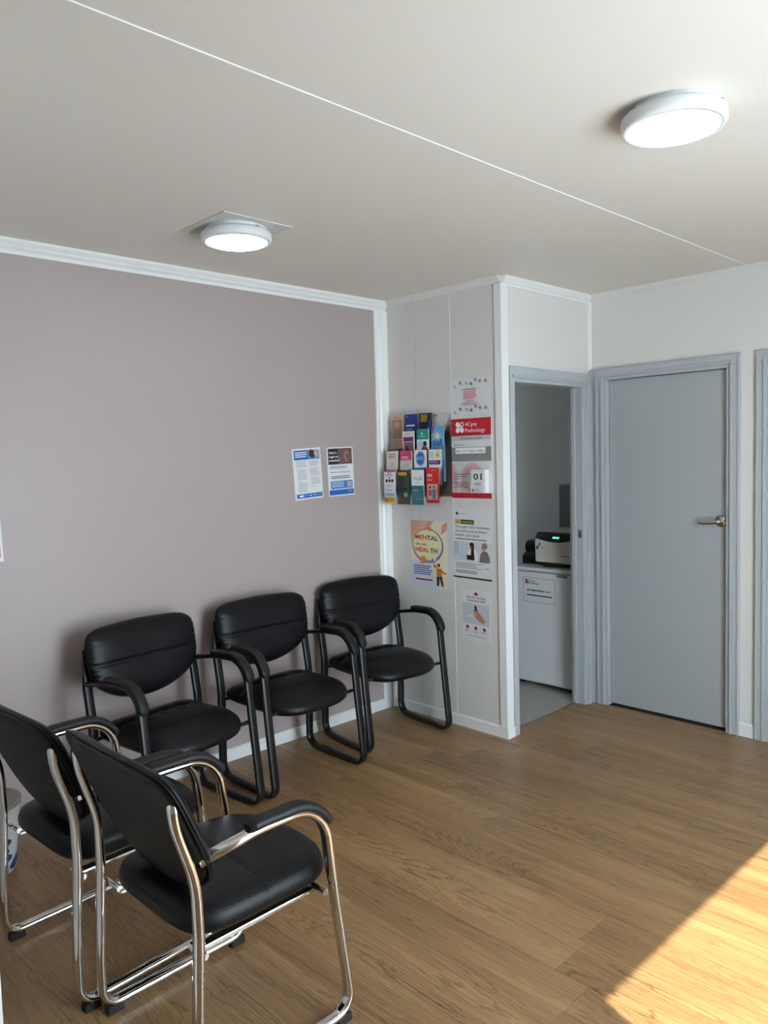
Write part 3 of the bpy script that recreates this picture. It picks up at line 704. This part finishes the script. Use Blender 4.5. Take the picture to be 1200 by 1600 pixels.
md = sheet('poster', 0.284, 0.408, (-0.0004, -0.683, 1.100), RB, math.radians(0.7), 'white health care poster with a photo of two people, black bar below', 'poster', [
    ('e', 0.10, 0.07, 0.035, 0.024, (70, 70, 74)), ('lines', 0.16, 0.068, 0.36, 0.08, 1, G1), ('r', 0.05, 0.155, 0.20, 0.22, YEL), ('r', 0.20, 0.155, 0.55, 0.22, GRN),
    ('t', 'my', 0.125, 0.2, 0.024, 'c', True, 0.08, (60, 60, 30)), ('t', 'medicare', 0.24, 0.2, 0.026, 'l', True, 0.28, YEL),
    ('t', 'Stronger links between', 0.05, 0.275, 0.034, 'l', False, 0.90, (36, 44, 60)), ('t', 'you and your primary', 0.05, 0.335, 0.034, 'l', False, 0.83, (36, 44, 60)), ('t', 'health care team', 0.05, 0.395, 0.034, 'l', False, 0.65, (36, 44, 60)),
    ('lines', 0.05, 0.43, 0.98, 0.455, 1, (60, 62, 66)), ('r', 0.0, 0.475, 1.0, 0.75, (206, 212, 218)), ('r', 0.02, 0.475, 0.14, 0.66, (180, 198, 208)), ('r', 0.22, 0.48, 0.24, 0.74, (190, 194, 205)), ('r', 0.33, 0.48, 0.35, 0.74, (190, 194, 205)),
    ('p', [(0.36, 0.74), (0.38, 0.61), (0.46, 0.57), (0.57, 0.57), (0.64, 0.62), (0.66, 0.74)], (226, 228, 234)), ('p', [(0.46, 0.72), (0.47, 0.57), (0.54, 0.57), (0.56, 0.72)], (30, 30, 36)), ('e', 0.50, 0.535, 0.055, 0.05, (120, 78, 62)), ('e', 0.49, 0.505, 0.06, 0.028, (26, 22, 22)), ('e', 0.52, 0.56, 0.035, 0.02, (40, 28, 26)),
    ('r', 0.36, 0.66, 0.55, 0.73, (26, 26, 30)), ('p', [(0.68, 0.75), (0.72, 0.63), (0.80, 0.58), (0.90, 0.60), (0.95, 0.68), (0.95, 0.75)], (122, 114, 108)), ('e', 0.80, 0.54, 0.06, 0.055, (196, 160, 142)), ('e', 0.83, 0.515, 0.065, 0.045, (140, 138, 134)),
    ('lines', 0.06, 0.78, 0.78, 0.87, 4, G2), ('lines', 0.06, 0.89, 0.78, 0.94, 2, G1), ('lines', 0.83, 0.83, 0.93, 0.87, 1, G2)])
bar = box('bottom_bar', -0.142, 0.142, -0.004, 0.0, -0.204, -0.196, M_BLACKP, md); bar['label'] = 'black plastic hanging bar'
OR, PUR, CREAM = (222, 150, 50), (140, 125, 185), (232, 226, 200)
sheet('poster', 0.300, 0.407, (-0.0004, -0.338, 1.019), RB, math.radians(0.6), 'colourful mental health poster with speech bubble and cartoon man', 'poster', [
    ('r', 0, 0, 1, 1, CREAM), ('p', [(0, 0), (0.32, 0), (0.0, 0.24)], (214, 160, 150)), ('p', [(0.32, 0), (0.5, 0), (0.0, 0.36), (0.0, 0.24)], (224, 176, 130)), ('p', [(0.5, 0), (0.64, 0), (0.3, 0.24), (0.12, 0.3)], (216, 150, 160)),
    ('p', [(0.86, 0.06), (1.0, 0.0), (1.0, 0.12), (0.84, 0.2)], (224, 150, 140)), ('p', [(0, 0.62), (0.55, 0.62), (0.7, 1.0), (0, 1.0)], (206, 214, 236)),
    ('e', 0.47, 0.38, 0.43, 0.26, (70, 70, 80)), ('e', 0.47, 0.385, 0.42, 0.255, PUR), ('e', 0.46, 0.365, 0.40, 0.235, (232, 226, 178)), ('p', [(0.58, 0.56), (0.78, 0.52), (0.64, 0.65)], PUR), ('p', [(0.61, 0.55), (0.74, 0.52), (0.65, 0.62)], (232, 226, 178)),
    ('e', 0.53, 0.12, 0.05, 0.037, OR), ('e', 0.34, 0.60, 0.085, 0.06, OR),
    ('t', 'MEN', 0.13, 0.285, 0.065, 'l', True, 0.32, (205, 30, 40)), ('t', 'TAL', 0.46, 0.29, 0.065, 'l', True, 0.29, BLACK), ('t', 'who talk', 0.13, 0.375, 0.034, 'l', True, 0.30, (150, 60, 50)), ('t', 'HEAL', 0.13, 0.475, 0.065, 'l', True, 0.38, (205, 30, 40)), ('t', 'TH', 0.54, 0.48, 0.065, 'l', True, 0.20, BLACK),
    ('lines', 0.07, 0.685, 0.60, 0.84, 5, NAVY), ('lines', 0.12, 0.885, 0.66, 0.94, 1, (150, 50, 40)),
    ('e', 0.775, 0.665, 0.035, 0.027, (196, 140, 110)), ('e', 0.775, 0.65, 0.036, 0.018, (40, 26, 24)), ('p', [(0.71, 0.71), (0.84, 0.70), (0.86, 0.82), (0.72, 0.83)], (205, 120, 40)), ('p', [(0.72, 0.71), (0.62, 0.68), (0.63, 0.65), (0.74, 0.68)], (205, 120, 40)), ('p', [(0.83, 0.71), (0.95, 0.77), (0.98, 0.74), (0.96, 0.79), (0.84, 0.76)], (205, 120, 40)),
    ('p', [(0.72, 0.83), (0.79, 0.83), (0.77, 0.97), (0.72, 0.97)], (44, 48, 66)), ('p', [(0.79, 0.83), (0.86, 0.82), (0.90, 0.97), (0.85, 0.97)], (44, 48, 66))])
sheet('poster', 0.210, 0.297, (-0.0004, -0.700, 0.679), RB, math.radians(1.2), 'heart monitor testing poster with a hand holding a small device', 'poster', [
    ('r', 0.02, 0.26, 0.98, 0.67, (196, 200, 206)), ('e', 0.5, 0.07, 0.07, 0.024, (170, 25, 50)), ('e', 0.5, 0.05, 0.04, 0.02, (170, 25, 50)), ('t', 'HOLTER TESTING', 0.5, 0.16, 0.035, 'c', True, 0.66, (150, 60, 70)), ('t', 'AVAILABLE HERE', 0.5, 0.22, 0.035, 'c', True, 0.64, (150, 60, 70)),
    ('p', [(0.42, 0.40), (0.50, 0.33), (0.60, 0.42), (0.84, 0.58), (0.76, 0.64), (0.56, 0.58), (0.44, 0.50)], (176, 130, 112)), ('p', [(0.44, 0.30), (0.52, 0.30), (0.55, 0.39), (0.47, 0.40)], (50, 46, 52)), ('r', 0.42, 0.43, 0.52, 0.45, (215, 180, 164)), ('r', 0.44, 0.48, 0.55, 0.50, (215, 180, 164)), ('lines', 0.18, 0.50, 0.4, 0.54, 2, WHITE),
    ('e', 0.2, 0.74, 0.055, 0.036, (160, 40, 80)), ('e', 0.5, 0.745, 0.055, 0.036, (160, 40, 80)), ('e', 0.8, 0.75, 0.055, 0.036, (160, 40, 80)), ('lines', 0.1, 0.80, 0.3, 0.85, 2, G2), ('lines', 0.4, 0.80, 0.6, 0.85, 2, G2), ('lines', 0.7, 0.80, 0.9, 0.85, 2, G2), ('r', 0.345, 0.70, 0.35, 0.87, G2), ('r', 0.645, 0.70, 0.65, 0.87, G2),
    ('lines', 0.15, 0.905, 0.88, 0.925, 1, (170, 50, 80))])

# ------------------------------------------------------------------ brochure rack
RY0, RZ0 = -0.303, 1.325      # centre along the wall, bottom
rk = tag(empty('brochure_rack', (0.0, RY0, RZ0), RB), 'clear acrylic brochure rack of four tiers on the poster wall', 'rack')
RWD = 0.478
# local: X right (= -y world), Y into wall, Z up. wall at Y=0
box('back_panel', -RWD/2, RWD/2, -0.007, -0.003, 0.05, 0.545, M_ACRYL, rk)
tier_y = [-0.110, -0.083, -0.056, -0.029]; tier_z = [0.0, 0.118, 0.236, 0.340]
for ty, tz in zip(tier_y, tier_z):
    box('pocket_front', -RWD/2, RWD/2, ty-0.012, ty-0.0095, tz, tz+0.105, M_ACRYL, rk)
    box('pocket_floor', -RWD/2, RWD/2, ty-0.0094, ty+0.013, tz, tz+0.0025, M_ACRYL, rk)
    for i in range(5):
        xx = -RWD/2 + RWD*i/4
        box('divider', xx-0.001, xx+0.001, ty-0.009, ty+0.012, tz+0.003, tz+0.125, M_ACRYL, rk)
for xx in (-RWD/2+0.001, RWD/2-0.001):
    prism('side_panel', [(-0.003, 0.05), (-0.003, 0.545), (-0.036, 0.50), (-0.122, 0.10), (-0.122, 0.0), (-0.095, 0.0)], 'x', xx-0.001, xx+0.001, M_ACRYL, rk)
bm = bmesh.new(); cyl(bm, (0.125, -0.008, 0.535), 0.006, 0.005, 0.0, -0.004, 20, 'y'); obj('screw', bm, M_GREYP, rk, True)
def brochure(tier, colm, label, els, dx=0.0, dz=0.0, base=WHITE, back=0.0, lean=0.0):
    W, Hh = 0.099, 0.208
    lx = -RWD/2 + RWD*(colm+0.5)/4 + dx; ly = tier_y[tier] + back; lz = tier_z[tier] + 0.004 + Hh/2 + dz
    o = sheet('brochure', W, Hh, (ly, RY0-lx, RZ0+lz), RB, lean, label, 'brochure', els, th=0.004, m=ink(base), group='brochures in the acrylic rack')
    return o
TEAL, DGRN = (40, 120, 130), (34, 74, 60)
brochure(0, 0, 'white brochure with red top edge, row of black figures and yellow foot', [('r', 0, 0, 1, 0.045, (190, 25, 45)), ('lines', 0.3, 0.07, 0.7, 0.13, 1, (60, 120, 190)), ('lines', 0.15, 0.12, 0.85, 0.19, 2, (130, 130, 190)), ('e', 0.25, 0.31, 0.1, 0.05, BLACK), ('e', 0.5, 0.31, 0.1, 0.05, BLACK), ('e', 0.75, 0.31, 0.1, 0.05, BLACK), ('e', 0.5, 0.22, 0.1, 0.02, (220, 60, 110)), ('lines', 0.2, 0.42, 0.8, 0.5, 3, G2), ('lines', 0.25, 0.58, 0.75, 0.62, 2, G1), ('r', 0.1, 0.68, 0.9, 0.76, (150, 195, 225)), ('r', 0.05, 0.8, 0.95, 0.97, (228, 190, 40)), ('e', 0.22, 0.88, 0.1, 0.05, (200, 70, 40)), ('lines', 0.42, 0.83, 0.9, 0.94, 3, (190, 120, 30))])
brochure(0, 1, 'dark green brochure with orange heading and brown photo', [('r', 0.08, 0.06, 0.8, 0.15, (225, 150, 30)), ('p', [(0.1, 0.9), (0.1, 0.32), (0.3, 0.2), (0.62, 0.25), (0.6, 0.6), (0.4, 0.9)], (52, 34, 38)), ('p', [(0.05, 0.97), (0.05, 0.78), (0.95, 0.86), (0.95, 0.97)], (88, 62, 56)), ('e', 0.7, 0.72, 0.17, 0.07, (130, 190, 160))], base=DGRN)
brochure(0, 2, 'white and teal brochure with thin grey lettering', [('r', 0, 0.45, 1, 1, TEAL), ('t', 'YoSS', 0.5, 0.30, 0.10, 'c', False, 0.74, (90, 96, 104)), ('lines', 0.3, 0.36, 0.75, 0.40, 1, G2), ('lines', 0.12, 0.58, 0.7, 0.62, 1, WHITE), ('lines', 0.12, 0.66, 0.7, 0.69, 1, LB), ('lines', 0.12, 0.74, 0.7, 0.77, 1, LB), ('lines', 0.12, 0.82, 0.85, 0.85, 1, LB)])
brochure(0, 3, 'bright red brochure with a photo of two people', [('e', 0.5, 0.075, 0.05, 0.018, (240, 170, 160)), ('lines', 0.58, 0.065, 0.85, 0.09, 1, (250, 190, 180)), ('lines', 0.1, 0.18, 0.55, 0.27, 2, WHITE), ('lines', 0.1, 0.32, 0.6, 0.38, 2, (250, 170, 170)), ('r', 0.12, 0.46, 0.9, 0.9, (196, 170, 150)), ('e', 0.32, 0.55, 0.08, 0.04, (60, 36, 34)), ('p', [(0.18, 0.78), (0.2, 0.62), (0.44, 0.62), (0.46, 0.78)], (200, 40, 50)), ('e', 0.62, 0.54, 0.07, 0.035, (70, 50, 44)), ('p', [(0.5, 0.88), (0.5, 0.6), (0.76, 0.6), (0.76, 0.88)], (90, 120, 160))], dz=0.012, base=(216, 30, 42))
brochure(1, 0, 'cream brochure with red heading and line drawing', [('lines', 0.15, 0.09, 0.85, 0.14, 1, (150, 50, 60)), ('lines', 0.15, 0.15, 0.85, 0.24, 2, (150, 60, 70)), ('o', 0.5, 0.52, 0.25, 0.1, 0.0015, G1), ('e', 0.5, 0.38, 0.04, 0.03, DK)], base=(226, 220, 214))
brochure(1, 1, 'pink headed white brochure', [('r', 0, 0, 1, 0.28, (214, 60, 120)), ('lines', 0.12, 0.07, 0.35, 0.12, 1, (240, 170, 200)), ('lines', 0.15, 0.17, 0.8, 0.25, 2, WHITE), ('r', 0, 0.31, 1, 0.33, (220, 120, 150)), ('lines', 0.2, 0.37, 0.8, 0.5, 4, G2)], base=(228, 226, 220))
brochure(1, 2, 'white and blue brochure with round KTC emblem', [('r', 0, 0.5, 1, 1, (30, 110, 170)), ('e', 0.52, 0.24, 0.38, 0.21, (34, 112, 190)), ('o', 0.52, 0.24, 0.345, 0.19, 0.0015, WHITE), ('t', 'KTC', 0.52, 0.285, 0.09, 'c', False, 0.56, WHITE)])
brochure(1, 3, 'white brochure with purple band and yellow corner', [('r', 0.55, 0.02, 0.95, 0.25, (226, 214, 150)), ('e', 0.72, 0.16, 0.05, 0.04, (120, 100, 60)), ('lines', 0.08, 0.05, 0.5, 0.26, 5, G2), ('r', 0.04, 0.30, 0.94, 0.42, (84, 50, 130)), ('lines', 0.12, 0.33, 0.8, 0.39, 2, (190, 170, 210))])
brochure(1, 3, 'steel blue brochure tucked behind the purple banded one', [('r', 0.1, 0.1, 0.9, 0.4, (120, 160, 190))], base=(92, 138, 170), dx=0.022, dz=0.02, back=0.008)
brochure(2, 1, 'white brochure with plum band over a dark photo', [('lines', 0.2, 0.06, 0.8, 0.12, 2, (150, 160, 150)), ('r', 0.08, 0.17, 0.92, 0.30, (110, 40, 100)), ('r', 0.1, 0.32, 0.92, 0.62, (128, 88, 84)), ('p', [(0.2, 0.62), (0.25, 0.45), (0.45, 0.42), (0.6, 0.62)], (40, 24, 30))], base=(226, 226, 222))
brochure(2, 2, 'teal and white brochure with kneeling figure', [('r', 0, 0, 1, 0.30, (40, 150, 140)), ('e', 0.45, 0.13, 0.06, 0.03, WHITE), ('lines', 0.2, 0.2, 0.85, 0.24, 1, (190, 230, 225)), ('e', 0.35, 0.42, 0.28, 0.1, (180, 215, 230)), ('e', 0.68, 0.42, 0.15, 0.075, (30, 30, 46)), ('p', [(0.35, 0.62), (0.5, 0.48), (0.8, 0.5), (0.95, 0.62)], (120, 100, 100))], dz=0.008)
brochure(2, 3, 'blue brochure with white starburst and purple stripe', [('p', [(0, 0), (0.3, 0), (0.1, 0.2), (0, 0.2)], (130, 70, 160)), ('p', [(0.4, 0), (1, 0), (1, 0.25), (0.7, 0.2)], (90, 170, 220)), ('r', 0.1, 0.35, 0.9, 0.55, (40, 130, 200))] + [('p', [(0.5+0.05*math.cos(a+1.57), 0.27+0.024*math.sin(a+1.57)), (0.5+0.42*math.cos(a), 0.27+0.19*math.sin(a)), (0.5-0.05*math.cos(a+1.57), 0.27-0.024*math.sin(a+1.57))], (240, 225, 215)) for a in [i*math.pi/4+0.3 for i in range(8)]] + [('e', 0.2, 0.36, 0.08, 0.04, (225, 170, 60)), ('r', 0.05, 0.56, 0.95, 0.64, (140, 50, 140))], dz=0.018, base=(110, 180, 215))
brochure(3, 0, 'tan brochure with a brown close-up photo', [('r', 0.08, 0.14, 0.92, 0.5, (160, 116, 96)), ('e', 0.5, 0.28, 0.28, 0.1, (196, 148, 124)), ('r', 0.1, 0.5, 0.9, 0.7, (150, 118, 98)), ('lines', 0.15, 0.06, 0.85, 0.11, 1, (170, 140, 120)), ('lines', 0.12, 0.75, 0.9, 0.95, 4, (150, 120, 100))], base=(202, 176, 152))
brochure(3, 1, 'dark blue brochure with white heading', [('e', 0.2, 0.06, 0.08, 0.02, LB), ('lines', 0.08, 0.31, 0.85, 0.41, 1, WHITE), ('lines', 0.1, 0.42, 0.65, 0.48, 2, (130, 160, 215))], base=(24, 56, 130))
brochure(3, 2, 'black brochure with yellow heading and blue swirl', [('lines', 0.1, 0.05, 0.8, 0.26, 5, (220, 190, 60)), ('p', [(0.3, 0.7), (0.6, 0.45), (0.95, 0.15), (0.95, 0.4), (0.7, 0.7)], (30, 80, 170))], base=(20, 22, 34))

# ------------------------------------------------------------------ storeroom things
FX, FY0, FY1, FZ = 0.92, -0.765, -0.255, 0.834
fr = tag(empty('bar_fridge', ((FX+0.26), (FY0+FY1)/2, 0)), 'white bar fridge with a printed sign, standing in the storeroom', 'fridge')
fw = (FY1-FY0)/2
bm = bmesh.new(); bbox(bm, -0.205, 0.245, -fw+0.004, fw-0.004, 0.02, FZ-0.026, 0.006); obj('cabinet', bm, M_WHITEP, fr, False)
bm = bmesh.new(); bbox(bm, -0.26, -0.212, -fw, fw, 0.032, FZ-0.030, 0.014, 3); fd = obj('door', bm, M_WHITEP, fr, False)
bm = bmesh.new(); bbox(bm, -0.255, 0.245, -fw, fw, FZ-0.026, FZ, 0.010, 3); obj('top', bm, M_WHITEP, fr, False)
bm = bmesh.new(); bbox(bm, -0.264, -0.252, -fw+0.04, -fw+0.12, FZ-0.05, FZ-0.034, 0.003); obj('handle_grip', bm, M_GREYP, fd)
for yy in (-fw+0.05, fw-0.05):
    for xx in (-0.19, 0.2):
        bm = bmesh.new(); cyl(bm, (xx, yy, 0), 0.018, 0.016, 0.0, 0.022, 16); obj('foot', bm, M_BLACKP, fr)
sheet('fridge_sign', 0.262, 0.170, (FX-0.0008, -0.503, 0.681), RB, math.radians(0.5), 'white paper sign taped on the bar fridge door', 'sign', [
    ('r', 0, 0, 1, 0.012, DK), ('r', 0, 0.988, 1, 1, DK), ('r', 0, 0, 0.008, 1, DK), ('r', 0.992, 0, 1, 1, DK)] + petals(0.13, 0.17, 0.06, 0.09, (170, 20, 36), WHITE) + [
    ('t', '4Cyte', 0.22, 0.16, 0.07, 'l', False, 0.17, BLACK), ('t', 'Pathology', 0.22, 0.26, 0.07, 'l', False, 0.28, BLACK), ('t', 'SPECIMEN FRIDGE ONLY', 0.5, 0.55, 0.065, 'c', True, 0.76, BLACK), ('lines', 0.12, 0.69, 0.9, 0.80, 1, BLACK)])
cf = tag(empty('centrifuge', (1.17, -0.60, FZ)), 'cream benchtop centrifuge with green display on top of the fridge', 'centrifuge')
# front at local x=-0.19, width along y
pr = [(-0.19, 0.035), (-0.195, 0.19), (-0.165, 0.235), (-0.10, 0.25), (0.17, 0.25), (0.19, 0.23), (0.19, 0.035)]
cb = prism('housing', pr, 'y', -0.168, 0.168, M_BEIGEP, cf)
bv = cb.modifiers.new('b', 'BEVEL'); bv.width = 0.008; bv.segments = 2
box('base', -0.17, 0.17, -0.15, 0.15, 0.012, 0.036, M_BLACKP, cf, 0.003)
for sx in (-0.14, 0.14):
    for sy in (-0.12, 0.12):
        bm = bmesh.new(); cyl(bm, (sx, sy, 0), 0.014, 0.014, 0.0, 0.013, 14); obj('foot', bm, M_BLACKP, cf)
# curved black control panel wrapped over the front upper edge
bm = bmesh.new(); cols = 17; grid = []
for j in range(cols):
    yy = 0.162-0.324*j/(cols-1); q = yy/0.162
    low = 0.178 + 0.028*q*q
    row = []
    for (xx, zz) in ((-0.1955-0.0015+0.0, low), (-0.1965, max(low, 0.19)), (-0.168, 0.2365), (-0.150, 0.2415)):
        row.append(bm.verts.new((xx-0.001, yy, zz)))
    grid.append(row)
for a, b_ in zip(grid, grid[1:]):
    for k in range(3): bm.faces.new((a[k], a[k+1], b_[k+1], b_[k]))
cp = obj('control_panel', bm, M_BLACKP, cf, True); cp['label'] = 'glossy black curved control panel'
dsp = empty('display', (-0.1865, -0.0, 0.208), RB, cf)
def on_front(name, els, y, z, W, Hh, x, parent, slope=0.0):
    e = box(name, -W/2, W/2, -0.0006, 0, -Hh/2, Hh/2, M_BLACKP if name == 'display_window' else M_BEIGEP, parent)
    e.location = (x, y, z); e.rotation_euler = (Matrix.Rotation(RB, 3, 'Z') @ Matrix.Rotation(slope, 3, 'X')).to_euler()
    return e
bpy.data.objects.remove(dsp)
dw_ = on_front('display_window', None, 0.0, 0.2085, 0.085, 0.026, -0.1868, cf, math.radians(-33))
V, Fc = [], []
for a, wd2 in ((-0.026, 0.008), (-0.015, 0.008), (-0.004, 0.008), (0.009, 0.004), (0.016, 0.007)):      # lit segments, too blurred to read
    b_ = len(V); h2 = 0.007
    V += [(a, -0.0012, -h2), (a+wd2, -0.0012, -h2), (a+wd2+0.002, -0.0012, h2), (a+0.002, -0.0012, h2)]; Fc.append((b_, b_+1, b_+2, b_+3))
me = bpy.data.meshes.new('digits'); me.from_pydata(V, [], Fc); me.materials.append(M_DISP); dg = link('digits', me, dw_); dg['label'] = 'glowing green digits'; dg['kind'] = 'stuff'
lg = on_front('front_label', None, 0.125, 0.145, 0.075, 0.06, -0.1945, cf, math.radians(-2))
prints(lg, 0.075, 0.06, [('p', [(0.05, 0.75), (0.2, 0.35), (0.35, 0.5), (0.3, 0.95)], (30, 70, 120)), ('p', [(0.3, 0.45), (0.4, 0.05), (0.62, 0.05), (0.5, 0.5)], (50, 130, 170)), ('lines', 0.6, 0.6, 0.98, 0.8, 1, (60, 60, 62))], 0.0006)
l2 = on_front('model_label', None, -0.075, 0.085, 0.075, 0.014, -0.1925, cf, math.radians(-2))
prints(l2, 0.075, 0.014, [('lines', 0.0, 0.1, 1.0, 0.95, 1, (60, 58, 55))], 0.0006)
# black label printer at the back of the fridge top
lp = tag(empty('label_printer', (1.20, -0.30, FZ), math.radians(10)), 'black desktop device beside the cream centrifuge', 'printer')
pr = [(-0.12, 0.0), (-0.12, 0.055), (-0.09, 0.075), (0.10, 0.085), (0.11, 0.0)]
lb_ = prism('lower_body', pr, 'y', -0.065, 0.065, M_BLACKP, lp); bv = lb_.modifiers.new('b', 'BEVEL'); bv.width = 0.006; bv.segments = 2
pr = [(-0.085, 0.078), (-0.095, 0.13), (-0.06, 0.16), (0.07, 0.165), (0.09, 0.086)]
ub = prism('upper_cover', pr, 'y', -0.058, 0.058, M_BLACKP, lp); bv = ub.modifiers.new('b', 'BEVEL'); bv.width = 0.010; bv.segments = 2
# wall box in the storeroom
wb = tag(empty('wall_dispenser', (1.47, -0.50, 1.06)), 'dull grey box fixed to the storeroom wall above the centrifuge', 'dispenser')
bm = bmesh.new(); bbox(bm, -0.10, 0.0, -0.13, 0.13, 0.0, 0.33, 0.012, 3); obj('housing', bm, M_GREYP, wb)
box('cover', -0.106, -0.1, -0.118, 0.118, 0.05, 0.318, M_GREYP, wb, 0.002)

# ------------------------------------------------------------------ toy basket in the corner behind the chrome chairs
bk_ = tag(empty('toy_basket', (-2.565, -0.265, 0)), 'white canvas basket printed with blue shapes, full of toys', 'basket')
bm = bmesh.new(); lathe(bm, (0, 0, 0), [(0.098, 0.0), (0.104, 0.01), (0.134, 0.285), (0.128, 0.285), (0.099, 0.02), (0.001, 0.018)], 40); obj('fabric_body', bm, M_FABRIC, bk_, True)
bm = bmesh.new(); lathe(bm, (0, 0, 0), [(0.1285, 0.272), (0.136, 0.272), (0.1375, 0.288), (0.127, 0.288)], 40); rb_ = obj('rim_band', bm, mat('taupe_binding', (0.30, 0.27, 0.23), 0.8, bump=0.3, bscale=300), bk_, True)
rr = random.Random(9)
for i in range(46):
    a = rr.random()*2*math.pi; zz = 0.03+rr.random()*0.22; r = 0.1055+0.030*(zz/0.285)
    s = 0.010+rr.random()*0.012
    bm = bmesh.new(); n = 10
    vs_ = []
    for q in range(n):
        th = 2*math.pi*q/n; da = s*math.cos(th)*(1.4)/r; dz = s*math.sin(th)*0.8
        vs_.append(bm.verts.new(((r+0.0012+0.105*dz)*math.cos(a+da), (r+0.0012+0.105*dz)*math.sin(a+da), zz+dz)))
    bm.faces.new(vs_); obj('printed_shape', bm, ink((52, 66, 130)), bk_)
toys = [('toy_block', (0.03, -0.035, 0.262), (0.042, 0.042, 0.05), (222, 120, 40), 'orange toy block in the canvas basket'), ('toy_block', (-0.05, 0.03, 0.25), (0.045, 0.05, 0.045), (220, 190, 50), 'yellow toy block in the canvas basket'),
        ('toy_block', (-0.035, -0.05, 0.245), (0.05, 0.04, 0.05), (60, 40, 90), 'dark purple toy block in the canvas basket')]
for nm, (dx, dy, dz), (sx, sy, sz), col, lab in toys:
    o = tag(empty(nm, (-2.565+dx, -0.265+dy, dz), rr.random()*2), lab, 'toy', 'toys in the basket')
    bm = bmesh.new(); bbox(bm, -sx/2, sx/2, -sy/2, sy/2, -0.04, sz/2, 0.006, 2); obj('block_body', bm, ink(col), o)
    for ux in (-0.25, 0.25):
        for uy in (-0.25, 0.25):
            bm = bmesh.new(); cyl(bm, (ux*sx, uy*sy, sz/2), 0.007, 0.007, 0.0, 0.005, 14); obj('stud', bm, ink(col), o)
